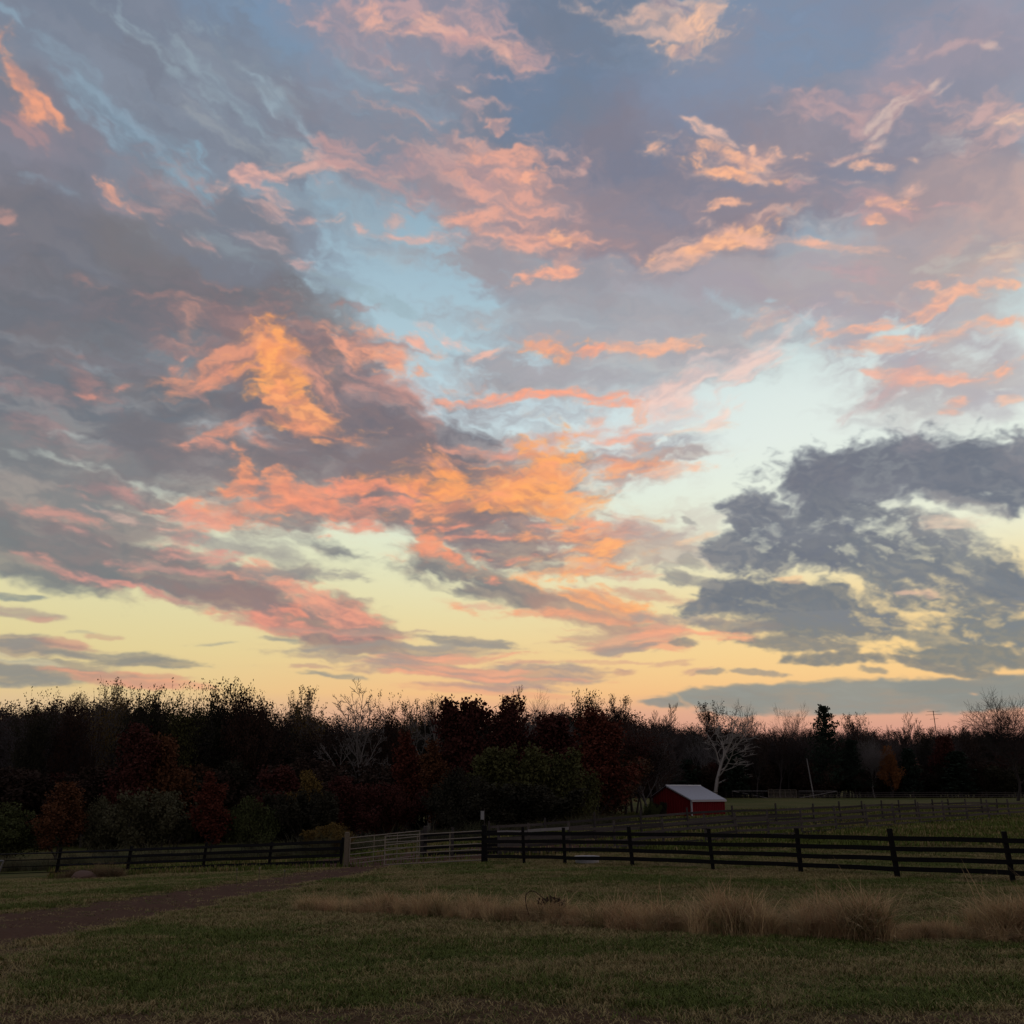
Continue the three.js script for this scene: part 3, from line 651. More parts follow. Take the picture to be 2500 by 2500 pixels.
// ---------------------------------------------------------------- the ground
const TRACK = [[-30, 8], [-16, 12.5], [-10.4, 16.5], [-8.6, 22], [-8.0, 29], [-7.4, 38], [-6.6, 46], [-5, 53], [0, 60]];
function toTrack(x, D) { let best = 1e9; for (let i = 0; i < TRACK.length - 1; i++) { const [ax, ay] = TRACK[i], [bx, by] = TRACK[i + 1], dx = bx - ax, dy = by - ay, t = Math.min(1, Math.max(0, ((x - ax) * dx + (D - ay) * dy) / (dx * dx + dy * dy))); best = Math.min(best, Math.hypot(x - ax - t * dx, D - ay - t * dy)); } return best; }
function bare(x, D) {              // 0 turf to 1 bare earth: the farm track, the trodden gateway, the worn strip by the house
  const n = 0.9 * fbm(x * 0.35, D * 0.35, 4), m = fbm(x * 1.4 + 3, D * 1.4, 3);
  let b = sstep(0.25, -0.35, (toTrack(x, D) - 1.9 - 1.5 * sstep(26, 14, D)) * 0.55 + n * 0.5 + m * 0.4);
  b = Math.max(b, sstep(0.4, -0.5, (Math.hypot((x + 3.5) / 1.6, D - 52) - 7) * 0.3 + n * 0.5));
  b = Math.max(b, 0.85 * sstep(0.4, -0.3, (D - 10.0) * 0.7 + n * 0.6 + m * 0.5));
  b = Math.max(b, 0.8 * sstep(0.3, -0.4, (x + 5.2 + (D - 10) * 0.3) * 0.6 + n * 0.6 + m * 0.6) * (1 - sstep(15, 18, D)));
  b = Math.max(b, 0.55 * sstep(0.1, 0.5, n + 0.3 * m + 0.25) * sstep(27, 31, D + x * 0.85 - 11) * (1 - sstep(33, 40, D + x * 0.85 - 11)));   // trodden inside the near fence
  return b;
}
function dryness(x, D) {           // 0 green to 1 straw
  return sstep(-0.30, 0.42, 0.8 * fbm(x * 0.16 + 11, D * 0.26, 4) + 0.45 * fbm(x * 0.9, D * 1.3 + 6, 3) + 0.04);
}
const TURF = [0.072, 0.086, 0.019], STRAW = [0.175, 0.132, 0.054], EARTH = [0.096, 0.050, 0.034];
function soil(x, D) { const d = dryness(x, D) * (1 - 0.45 * sstep(60, 110, D)), b = bare(x, D); return [0, 1, 2].map((k) => lerp(lerp(TURF[k], STRAW[k], d * 0.85), EARTH[k], b)); }
{
  const axis = (lo, hi, fine0, fine1, step, ratio) => { const a = []; for (let v = fine0; v <= fine1; v += step) a.push(v); let s = step, v = fine0; while (v > lo) { s *= ratio; v -= s; a.unshift(v); } s = step; v = a[a.length - 1]; while (v < hi) { s *= ratio; v += s; a.push(v); } return a; };
  const xs = axis(-1500, 1500, -26, 26, 0.28, 1.09), ds = axis(-400, 1500, 6, 64, 0.28, 1.07), nx = xs.length, nd = ds.length;
  const pos = new Float32Array(nx * nd * 3), col = new Float32Array(nx * nd * 3), uv = new Float32Array(nx * nd * 2), idx = [];
  ds.forEach((D, j) => xs.forEach((x, i) => { const o = j * nx + i, c = soil(x, D); pos.set([x, ground(x, D), -D], o * 3); col.set(c, o * 3); uv.set([x / 3.2, D / 3.2], o * 2);
    if (i < nx - 1 && j < nd - 1) idx.push(o, o + 1, o + nx, o + 1, o + nx + 1, o + nx); }));
  const g = new THREE.BufferGeometry(); g.setAttribute('position', new THREE.BufferAttribute(pos, 3)); g.setAttribute('color', new THREE.BufferAttribute(col, 3)); g.setAttribute('uv', new THREE.BufferAttribute(uv, 2)); g.setIndex(idx); g.computeVertexNormals();
  const m = new THREE.Mesh(g, std(1, 1, 1, 1, { vertexColors: true, map: turfMap, bumpMap: turfBump, bumpScale: 0.03 }));
  m.name = 'ground'; m.receiveShadow = true; tag(m, 'mown pasture with green and straw patches and a bare dirt track', 'ground', null, 'structure'); scene.add(m);
}

// ---------------------------------------------------------------- wood, metal
const blackWood = std(0.012, 0.0115, 0.011, 0.85, { map: woodMap, bumpMap: woodMap, bumpScale: 0.004 });
const greyWood = std(0.115, 0.10, 0.085, 0.95, { map: woodMap, bumpMap: woodMap, bumpScale: 0.005 });
const greyWoodDark = std(0.07, 0.062, 0.054, 0.95, { map: woodMap, bumpMap: woodMap, bumpScale: 0.005 });
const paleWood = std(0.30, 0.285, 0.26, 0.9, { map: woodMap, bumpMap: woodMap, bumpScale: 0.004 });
const tanWood = std(0.20, 0.165, 0.11, 0.9, { map: woodMap, bumpMap: woodMap, bumpScale: 0.004 });
const zinc = std(0.21, 0.18, 0.135, 0.6, { metalness: 0.3 });
const steel = std(0.13, 0.13, 0.125, 0.5, { metalness: 0.5 });

// planks and posts: a few shared, slightly warped shapes of unit length
function plankGeo(seed, t, h) {   // along +x from 0 to 1
  const g = new THREE.BoxGeometry(1, h, t, 8, 1, 1), p = g.attributes.position, r = rng(seed), a = (r() - 0.5) * 0.03, b = (r() - 0.5) * 0.03, c = (r() - 0.5) * 0.02;
  for (let i = 0; i < p.count; i++) { const x = p.getX(i) + 0.5; p.setXYZ(i, x, p.getY(i) * (1 + 0.10 * noise(x * 5 + seed, seed)) + a * Math.sin(x * 3.14) + b * Math.sin(x * 6.28) * 0.5, p.getZ(i) + c * Math.sin(x * 3.14)); }
  g.computeVertexNormals(); return g;
}
function postGeo(seed, w, round) { // along +y from 0 to 1
  const r = rng(seed), g = round ? new THREE.CylinderGeometry(w * 0.48, w * 0.54, 1, 10, 5) : new THREE.BoxGeometry(w, 1, w, 1, 6, 1), p = g.attributes.position;
  for (let i = 0; i < p.count; i++) { const y = p.getY(i) + 0.5; p.setXYZ(i, p.getX(i) * (1 + 0.07 * noise(y * 5, seed)) + 0.012 * noise(y * 2, seed + 4), y > 0.99 ? y - 0.004 * (1 + Math.sign(p.getX(i)) * (r() - 0.3)) : y, p.getZ(i) * (1 + 0.07 * noise(y * 5, seed + 9))); }
  g.computeVertexNormals(); return g;
}
const planks = [1, 2, 3, 4].map((s) => plankGeo(s, 0.034, 0.135)), slimPlanks = [5, 6, 7].map((s) => plankGeo(s, 0.03, 0.125));
const squarePosts = [1, 2, 3].map((s) => postGeo(s, 0.125, false)), roundPosts = [4, 5, 6].map((s) => postGeo(s, 0.12, true));
const X = V3(1, 0, 0);
function lay(m, a, b) { m.position.copy(a); const d = b.clone().sub(a), l = d.length(); m.quaternion.setFromUnitVectors(X, d.normalize()); m.scale.set(l, 1, 1); return m; }
// a board fence: posts at the given (x, D) places, rails between each pair of neighbours, nailed on the camera's or the far side
function fence(label, spots, { heights, postH, posts, boards, postMat, railMat, side = 1, lean = 0, seed = 1, ragged = 0, group, bump = 0.03, noPost = [] }) {
  const r = rng(seed), [x0, d0] = spots[0], f = thing('board_fence', label, 'fence', x0, d0, group), o = f.position;
  const base = spots.map(([x, D, dy = 0]) => V3(x, ground(x, D) + dy, -D).sub(o));
  base.forEach((b, i) => {
    if (noPost.includes(i)) return;
    const p = part('post', posts[i % posts.length], typeof postMat === 'function' ? postMat(i) : postMat, f), h = postH * (1 + (r() - 0.5) * 0.08);
    p.position.copy(b).add(V3(0, -0.12, 0)); p.scale.set(1, h + 0.12, 1); p.rotation.set((r() - 0.5) * 0.04, (r() - 0.5) * 0.5, lean + (r() - 0.5) * 0.05);
  });
  for (let i = 0; i < base.length - 1; i++) {
    const a = base[i], b = base[i + 1], n = V3(b.z - a.z, 0, a.x - b.x).normalize().multiplyScalar(0.082 * side), jut = b.clone().sub(a).normalize().multiplyScalar(0.03);
    heights.forEach((h, k) => {
      const w = () => (r() - 0.5) * (bump + ragged), tilt = V3(-lean * h, h, 0);
      const m = part('rail', boards[(i * 3 + k) % boards.length], typeof railMat === 'function' ? railMat(i, k) : railMat, f);
      lay(m, a.clone().add(n).add(tilt).add(V3(0, w(), 0)).sub(jut.clone().multiplyScalar(k % 2 ? 1 : -1)), b.clone().add(n).add(tilt).add(V3(0, w(), 0)).add(jut.clone().multiplyScalar(k % 2 ? -1 : 1)));
      m.rotateX((r() - 0.5) * 0.06);
    });
  }
  return f;
}
const along = (pts, step) => { const out = [pts[0]]; let left = step; for (let i = 0; i < pts.length - 1; i++) { const [ax, ay] = pts[i], [bx, by] = pts[i + 1], l = Math.hypot(bx - ax, by - ay); let t = left; while (t <= l) { out.push([ax + (bx - ax) * t / l, ay + (by - ay) * t / l]); t += step; } left = t - l; } return out; };
const FOUR = [0.2, 0.5, 0.8, 1.1];
// near black fence, from the gate post away to the right edge and past it
fence('black four-board fence nearest the camera, running right from the gate post', [[-1.1, 43], [0.5, 41.2], [2.1, 39.8], [4.55, 38], [7.1, 35.6], [9.5, 33.2], [11.9, 31.2], [14.5, 29.3], [17.2, 27.5], [20.0, 25.7]],
  { heights: [0.27, 0.57, 0.86, 1.16], postH: 1.42, posts: squarePosts, boards: planks, postMat: blackWood, railMat: blackWood, side: -1, lean: 0.055, seed: 3 });
// black fence to the left of the gateway
fence('black four-board fence left of the tan gate post, sloping down to the left', [[-8.05, 47.2], [-11.6, 48], [-14.9, 48.6], [-18.7, 49], [-22.2, 49.2], [-25.5, 49.3], [-28.8, 49.4], [-32, 49.6]],
  { heights: [0.24, 0.53, 0.83, 1.12], postH: 1.3, posts: squarePosts, boards: planks, postMat: (i) => (i === 5 ? paleWood : blackWood), railMat: blackWood, side: 1, lean: -0.07, seed: 5 });
// short dark stretch behind the gates
fence('short dark board fence behind the half open metal gates', [[-4.5, 50], [-2.9, 48.6], [-1.3, 47.4], [-0.6, 46.9]], { heights: FOUR, postH: 1.38, posts: squarePosts, boards: planks, postMat: greyWoodDark, railMat: blackWood, side: 1, seed: 8 });
// lane between two weathered fences
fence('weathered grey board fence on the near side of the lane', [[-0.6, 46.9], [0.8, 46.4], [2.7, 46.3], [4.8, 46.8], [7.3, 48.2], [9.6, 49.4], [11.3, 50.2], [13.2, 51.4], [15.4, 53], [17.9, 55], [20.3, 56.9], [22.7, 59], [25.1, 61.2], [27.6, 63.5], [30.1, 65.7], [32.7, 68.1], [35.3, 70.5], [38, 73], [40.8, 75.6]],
  { heights: FOUR, postH: 1.42, posts: roundPosts, boards: slimPlanks, postMat: greyWood, railMat: (i, k) => (k === 3 && (i === 1 || i === 0) ? paleWood : (i * 5 + k * 3) % 4 === 0 ? greyWoodDark : greyWood), side: -1, lean: 0.03, seed: 11, ragged: 0.05 });  // pale wood on the first two top rails paints in reflected light
fence('weathered grey board fence on the far side of the lane', along([[-1.2, 53], [2.2, 54], [5.2, 55.5], [8.2, 57], [12.2, 58.5], [15.5, 59.8], [19.5, 62], [24, 66.5], [29, 72], [34, 77], [41, 83.5]], 3.1),
  { heights: FOUR, postH: 1.46, posts: roundPosts, boards: slimPlanks, postMat: greyWoodDark, railMat: (i, k) => ((i + k) % 3 ? greyWoodDark : greyWood), side: 1, lean: 0.02, seed: 14, ragged: 0.05 });
// far fence along the wood
fence('dark three-board fence at the foot of the far wood, left of the far gate', along([[26, 213], [36, 214.5], [47, 216], [56, 217.3]], 4.2), { heights: [0.35, 0.75, 1.15], postH: 1.4, posts: squarePosts, boards: planks, postMat: greyWoodDark, railMat: blackWood, side: -1, seed: 17 });
fence('long grey three-board fence along the far wood, right of the far gate', along([[63.2, 218], [84, 219], [105, 220], [128, 221]], 5.2), { heights: [0.3, 0.72, 1.15], postH: 1.45, posts: squarePosts, boards: planks, postMat: greyWoodDark, railMat: (i, k) => (k === 2 ? greyWoodDark : greyWood), side: -1, seed: 19 });

// ---------------------------------------------------------------- gates of welded tube
function tubeBetween(name, a, b, r, mat, parent, sides = 8) { const d = b.clone().sub(a), g = new THREE.CylinderGeometry(r, r, d.length(), sides, 1); const m = part(name, g, mat, parent); m.position.copy(a).add(b).multiplyScalar(0.5); m.quaternion.setFromUnitVectors(V3(0, 1, 0), d.normalize()); return m; }
function tubeGate(label, [ax, aD], [bx, bD], { h = 1.25, low = 0.12, bars = 5, stiles = 3, sagA = 0, sagB = 0, r = 0.02, brace = false, group }) {
  const g = thing('tube_gate', label, 'gate', ax, aD, group), o = g.position, A = V3(ax, ground(ax, aD) + sagA, -aD).sub(o), B = V3(bx, ground(bx, bD) + sagB, -bD).sub(o), up = (p, y) => p.clone().add(V3(0, y, 0));
  for (let i = 0; i < bars; i++) { const y = low + (h - low) * (i / (bars - 1)) ** 1.12; tubeBetween('bar', up(A, y), up(B, y), r, zinc, g); }
  tubeBetween('end_stile', up(A, low - 0.02), up(A, h + 0.02), r * 1.25, zinc, g); tubeBetween('end_stile', up(B, low - 0.02), up(B, h + 0.02), r * 1.25, zinc, g);
  for (let i = 1; i <= stiles; i++) { const c = A.clone().lerp(B, i / (stiles + 1)).add(V3(0, 0, -0.03)); tubeBetween('stile', up(c, low), up(c, h), r * 0.8, zinc, g); }
  if (brace) { tubeBetween('brace', up(A, low), up(B, h), r, zinc, g); }
  return g;
}
tubeGate('galvanised five-bar gate hung on the dark post that carries the small sign', [-1.25, 43.1], [-5.6, 44.2], { h: 1.3, bars: 6, stiles: 2, sagB: -0.02 });
tubeGate('second galvanised bar gate standing ajar next to the tan post', [-4.6, 49.8], [-7.6, 47.0], { h: 1.28, bars: 6, stiles: 2, sagA: 0.06 });
tubeGate('small grey mesh gate in the far fence at the foot of the wood', [56.4, 217.3], [62.8, 218], { h: 1.75, bars: 7, stiles: 4, r: 0.03 });
function woodPost(label, x, D, w, h, mat, name = 'gate_post') {
  const g = thing(name, label, 'post', x, D); const p = part('shaft', postGeo(x * 10 + 31, w, false), mat, g); p.position.y = -0.2; p.scale.y = h + 0.2;
  const c = part('cap', new THREE.CylinderGeometry(w * 0.5, w * 0.68, 0.05, 4), mat, g); c.rotation.y = Math.PI / 4; c.position.y = h + 0.024; return g;
}
woodPost('square tan wooden gate post at the end of the left black fence', -7.75, 47.0, 0.2, 1.5, tanWood);
woodPost('thick dark gate post where the near black fence begins', -1.2, 43.05, 0.22, 1.5, blackWood);
woodPost('weathered grey post behind the gates that the second gate leans to', -4.35, 50.1, 0.2, 1.5, greyWoodDark);
{ // small sign above the dark gate post
  const g = thing('small_sign', 'small blank grey sign plate on a thin rod above the dark gate post', 'sign', -1.2, 43.35);
  tubeBetween('rod', V3(0, 0, 0), V3(0, 2.22, 0), 0.016, greyWoodDark, g);
  const p = part('plate', new THREE.BoxGeometry(0.15, 0.36, 0.012), std(0.2, 0.2, 0.19, 0.6), g); p.position.set(-0.09, 1.93, 0.025);
}
// long diagonal stays of the far gateway
for (const [x0, y0, x1, y1, label] of [[48.4, 1.5, 56.2, 0.35, 'long pale slanting stay left of the far gate'], [71.5, 1.5, 63.0, 0.35, 'long pale slanting stay right of the far gate']]) {
  const g = thing('fence_stay', label, 'stay', x0, 217), yb = ground(x1, 217.4) - g.position.y; tubeBetween('pole', V3(0, y0, 0), V3(x1 - x0, yb + y1 - 0.35, 0), 0.05, paleWood, g); tubeBetween('top_pole', V3(0, y0, 0), V3(x1 - x0, yb + 1.5, 0), 0.045, paleWood, g); tubeBetween('upright', V3(0, -0.05, 0), V3(0, y0 + 0.05, 0), 0.06, greyWood, g);
}

// ---------------------------------------------------------------- red shed with a grey metal roof
{
  const g = thing('red_shed', 'small red metal-clad shed with a grey sheet roof in the far paddock', 'shed', 20.0, 110.5);
  g.rotation.y = 0.785;
  // local frame: corner nearest the camera at the origin; u along the gable (to the left and back), v along the side (to the right and back)
  const W = 5.2, L = 6.5, hl = 2.4, hr = 2.1, hp = 3.55, ru = 3.2, lap = 0.25;
  const P = (u, y, v) => V3(v, y, -u);     // v runs along local +x, u along local -z
  const red = std(0.13, 0.008, 0.010, 0.85), redDark = std(0.12, 0.007, 0.009, 0.85), tin = std(0.42, 0.43, 0.44, 0.42, { metalness: 0.55 }), trim = std(0.34, 0.33, 0.33, 0.6), darkTrim = std(0.03, 0.012, 0.012, 0.7);
  // one sheet of ribbed cladding between two heights: from s0 to s1 along an axis
  function ribbed(at, s0, s1, top, n) { const pos = [], idx = []; const prof = [[0, 0], [0.5, 0], [0.6, 0.06], [0.85, 0.06], [0.95, 0]]; for (let i = 0; i < n; i++) for (const [t, d] of prof) { const s = s0 + (s1 - s0) * (i + t) / n; pos.push(at(s, -0.05, d), at(s, top(s), d)); } pos.push(at(s1, -0.05, 0), at(s1, top(s1), 0));
    for (let i = 0; i < pos.length / 2 - 1; i++) idx.push(i * 2, i * 2 + 1, i * 2 + 2, i * 2 + 1, i * 2 + 3, i * 2 + 2); const ge = new THREE.BufferGeometry().setFromPoints(pos); ge.setIndex(idx); const q = ge.toNonIndexed(); q.computeVertexNormals(); return q; }
  const gableTop = (u) => (u < ru ? lerp(hr, hp, u / ru) : lerp(hp, hl, (u - ru) / (W - ru))) - 0.03;
  const panel = (name, pts, mat) => { const ge = new THREE.BufferGeometry().setFromPoints(pts), ix = []; for (let i = 1; i < pts.length - 1; i++) ix.push(0, i, i + 1); ge.setIndex(ix); const q = ge.toNonIndexed(); q.computeVertexNormals(); return part(name, q, mat, g); };
  const inn = 0.03, gw = panel('gable_wall', [P(inn, -0.05, inn), P(W - inn, -0.05, inn), P(W - inn, hl - 0.06, inn), P(ru, hp - 0.06, inn), P(inn, hr - 0.06, inn)], redDark), sw = panel('side_wall', [P(inn, -0.05, inn * 2), P(inn, -0.05, L - inn), P(inn, hr - 0.06, L - inn), P(inn, hr - 0.06, inn * 2)], redDark);
  for (let k = 0; k < 5; k++) { part('cladding_sheet', ribbed((s, y, d) => P(s, y, -d - (k % 2) * 0.004), W * k / 5, W * (k + 1) / 5, gableTop, 3), k % 2 ? red : redDark, gw); }
  for (let k = 0; k < 6; k++) { part('cladding_sheet', ribbed((s, y, d) => P(-d - (k % 2) * 0.004, y, s), L * k / 6, L * (k + 1) / 6, () => hr - 0.03, 3), k % 2 ? red : redDark, sw); }
  part('wall', ribbed((s, y, d) => P(s, y, L + d), 0, W, gableTop, 20), redDark, g); part('wall', ribbed((s, y, d) => P(W + d, y, s), 0, L, () => hl - 0.03, 20), redDark, g);
  const roofSheet = (u0, y0, u1, y1, v0, v1) => { const n = 7, ps = [], ix = []; const prof = [[0, 0], [0.12, 0.035], [0.24, 0]]; for (let i = 0; i < n; i++) for (const [t, d] of prof) { const v = v0 + (v1 - v0) * (i + t) / n; ps.push(P(u0, y0 + d, v), P(u1, y1 + d, v)); } ps.push(P(u0, y0, v1), P(u1, y1, v1)); for (let i = 0; i < ps.length / 2 - 1; i++) ix.push(i * 2, i * 2 + 2, i * 2 + 1, i * 2 + 1, i * 2 + 2, i * 2 + 3); const ge = new THREE.BufferGeometry().setFromPoints(ps); ge.setIndex(ix); const q = ge.toNonIndexed(); q.computeVertexNormals(); return q; };
  const k1 = (hp - hr) / ru, k2 = (hp - hl) / (W - ru);
  const roofPart = panel('roof', [P(-lap + 0.02, hr - lap * k1 + 0.01, -lap + 0.02), P(-lap + 0.02, hr - lap * k1 + 0.01, L + lap - 0.02), P(ru, hp + 0.01, L + lap - 0.02), P(ru, hp + 0.01, -lap + 0.02)], darkTrim);
  for (let k = 0; k < 6; k++) { const v0 = -lap + (L + 2 * lap) * k / 6, v1 = -lap + (L + 2 * lap) * (k + 1) / 6; part('roof_sheet', roofSheet(-lap, hr - lap * k1 + 0.03, ru, hp + 0.03, v0, v1), tin, roofPart); part('roof_sheet', roofSheet(W + lap, hl - lap * k2 + 0.03, ru, hp + 0.03, v0, v1), tin, roofPart); }
  tubeBetween('ridge_cap', P(ru, hp + 0.04, -lap - 0.01), P(ru, hp + 0.04, L + lap + 0.01), 0.07, tin, roofPart);
  const bar = (name, a, b, w, h, mat) => { const m = part(name, new THREE.BoxGeometry(1, h, w), mat, g); const d = b.clone().sub(a); m.position.copy(a).add(b).multiplyScalar(0.5); m.quaternion.setFromUnitVectors(X, d.clone().normalize()); m.scale.x = d.length(); return m; };
  bar('eave_fascia', P(-lap + 0.02, hr - lap * k1 - 0.09, -lap), P(-lap + 0.02, hr - lap * k1 - 0.09, L + lap), 0.05, 0.17, trim);
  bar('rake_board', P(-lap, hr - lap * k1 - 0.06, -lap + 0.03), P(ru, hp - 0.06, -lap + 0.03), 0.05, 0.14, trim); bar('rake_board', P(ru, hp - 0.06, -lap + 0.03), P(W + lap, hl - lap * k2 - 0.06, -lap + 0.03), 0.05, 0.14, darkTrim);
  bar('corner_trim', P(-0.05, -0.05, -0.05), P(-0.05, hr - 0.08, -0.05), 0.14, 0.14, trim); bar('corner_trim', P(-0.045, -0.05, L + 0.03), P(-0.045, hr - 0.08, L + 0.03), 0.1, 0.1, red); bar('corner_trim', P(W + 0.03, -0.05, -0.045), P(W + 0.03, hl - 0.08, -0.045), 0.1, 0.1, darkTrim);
}

// ---------------------------------------------------------------- small things about the paddock
{
  const g = thing('utility_pole', 'bare pale pole leaning left beside the far gate', 'pole', 67.0, 219.5);
  const p = part('shaft', new THREE.CylinderGeometry(0.1, 0.15, 8.6, 8, 4), paleWood, g); p.position.set(-0.42, 4.2, 0); p.rotation.z = 0.1;
  tubeBetween('insulator', V3(-0.86, 8.42, 0.1), V3(-0.86, 8.6, 0.1), 0.05, steel, g);
}
{
  const g = thing('radio_mast', 'thin radio mast with crossed aerials above the far treetops', 'mast', 131.5, 300);
  tubeBetween('shaft', V3(0, 0, 0), V3(-0.5, 25.2, 0), 0.11, greyWoodDark, g, 6);
  for (const [y, l] of [[24.9, 2.1], [23.9, 2.6], [22.6, 1.4]]) tubeBetween('aerial', V3(-0.48 - l, y, 0.2), V3(-0.48 + l, y + 0.25, -0.2), 0.045, greyWoodDark, g, 6);
  for (const s of [-1, 1]) tubeBetween('guy_wire', V3(-0.4, 19, 0), V3(s * 9, 0, 3), 0.012, greyWoodDark, g, 4);
}
{ // stock tub under the near fence
  const g = thing('stock_tub', 'low round grey stock tub showing under the near black fence', 'tub', 3.0, 40.2);
  part('bowl', new THREE.LatheGeometry([[0, 0], [0.44, 0], [0.47, 0.05], [0.49, 0.22], [0.51, 0.24], [0.51, 0.26], [0.46, 0.26], [0.43, 0.06], [0, 0.05]].map(([r, y]) => new THREE.Vector2(r, y)), 36), std(0.36, 0.36, 0.35, 0.6), g);
  const rim = part('rim', new THREE.TorusGeometry(0.495, 0.018, 8, 36), std(0.5, 0.5, 0.48, 0.5), g); rim.rotation.x = Math.PI / 2; rim.position.y = 0.258;
}
[[-8.55, 31.5, 0.46, 'thin pale stake, leftmost of the three beside the dirt track'], [-7.65, 30.6, 0.5, 'thin pale stake, middle of the three beside the dirt track'], [-6.6, 29.2, 0.46, 'thin pale stake, rightmost of the three beside the dirt track']].forEach(([x, D, h, label], i) => {
  const g = thing('marker_stake', label, 'stake', x, D, 'stakes beside the dirt track'); tubeBetween('shaft', V3(0, -0.05, 0), V3(0.03 * (i - 1), h, 0), 0.011, tanWood, g, 6); tubeBetween('tip', V3(0.03 * (i - 1), h, 0), V3(0.03 * (i - 1), h + 0.05, 0), 0.014, paleWood, g, 6);
});
{ // metal frame at the left edge
  const g = thing('metal_frame', 'grey square-tube frame standing at the left edge of the grass', 'frame', -15.75, 31), t = (n, a, b, r) => tubeBetween(n, a, b, r, steel, g, 4);
  t('top_rail', V3(0.1, 0.92, 0), V3(-1.6, 0.9, 0.1), 0.03); t('upright', V3(0.1, 0.92, 0), V3(-0.14, 0, 0), 0.03); t('upright', V3(-1.6, 0.9, 0.1), V3(-1.75, 0, 0.1), 0.03); t('middle_rail', V3(0.02, 0.62, 0), V3(-1.65, 0.6, 0.1), 0.026); t('low_rail', V3(-0.07, 0.3, 0), V3(-1.7, 0.3, 0.1), 0.026);
}
{ // white bent hoops in the grass, right edge
  const g = thing('wire_hoops', 'pair of white bent hoops in the grass at the right edge', 'hoop', 7.55, 14.6), white = std(0.6, 0.59, 0.55, 0.5);
  for (const [dx, h] of [[0, 0.2], [0.05, 0.16]]) part('hoop', new THREE.TubeGeometry(new THREE.CatmullRomCurve3([V3(dx, 0, 0), V3(dx + 0.01, h * 0.7, 0), V3(dx + 0.07, h, 0.01), V3(dx + 0.17, h * 0.9, 0.02), V3(dx + 0.24, 0, 0.03)]), 20, 0.009, 6), white, g);
}

// ---------------------------------------------------------------- trees: tapered tubes that branch, leaves as small bent faces at the twigs
class Mesher {
  constructor() { this.p = []; this.n = []; this.i = []; }
  tube(pts, rad, sides) {
    const base = this.p.length / 3, t = V3(), a = V3(), b = V3(), q = V3();
    for (let k = 0; k < pts.length; k++) {
      t.copy(pts[Math.min(k + 1, pts.length - 1)]).sub(pts[Math.max(k - 1, 0)]).normalize();
      a.set(Math.abs(t.y) > 0.9 ? 1 : 0, Math.abs(t.y) > 0.9 ? 0 : 1, 0).cross(t).normalize(); b.copy(t).cross(a);
      for (let s = 0; s < sides; s++) { const w = s / sides * 6.2831853; q.copy(a).multiplyScalar(Math.cos(w)).addScaledVector(b, Math.sin(w)); this.n.push(q.x, q.y, q.z); this.p.push(pts[k].x + q.x * rad[k], pts[k].y + q.y * rad[k], pts[k].z + q.z * rad[k]); }
    }
    for (let k = 0; k < pts.length - 1; k++) for (let s = 0; s < sides; s++) { const c = base + k * sides + s, d = base + k * sides + (s + 1) % sides; this.i.push(c, d, c + sides, d, d + sides, c + sides); }
  }
  leaf(c, size, r, droop = 0) {       // a folded leaf clump: two triangles about a random axis
    const u = V3(r() - 0.5, (r() - 0.5) * 0.8 - droop, r() - 0.5).normalize(), w = V3(r() - 0.5, r() - 0.5, r() - 0.5).cross(u).normalize(), n = u.clone().cross(w), b = this.p.length / 3, l = size * (0.7 + r() * 0.6), h = l * 0.42, f = l * 0.16;
    this.p.push(c.x, c.y, c.z, c.x + u.x * l * 0.5 + w.x * h - n.x * f, c.y + u.y * l * 0.5 + w.y * h - n.y * f, c.z + u.z * l * 0.5 + w.z * h - n.z * f, c.x + u.x * l, c.y + u.y * l, c.z + u.z * l, c.x + u.x * l * 0.5 - w.x * h - n.x * f, c.y + u.y * l * 0.5 - w.y * h - n.y * f, c.z + u.z * l * 0.5 - w.z * h - n.z * f);
        this.i.push(b, b + 1, b + 2, b, b + 2, b + 3);
  }
  geo() { const g = new THREE.BufferGeometry(); g.setAttribute('position', new THREE.Float32BufferAttribute(this.p, 3)); if (this.n.length) g.setAttribute('normal', new THREE.Float32BufferAttribute(this.n, 3)); g.setIndex(this.i); return g; }
}
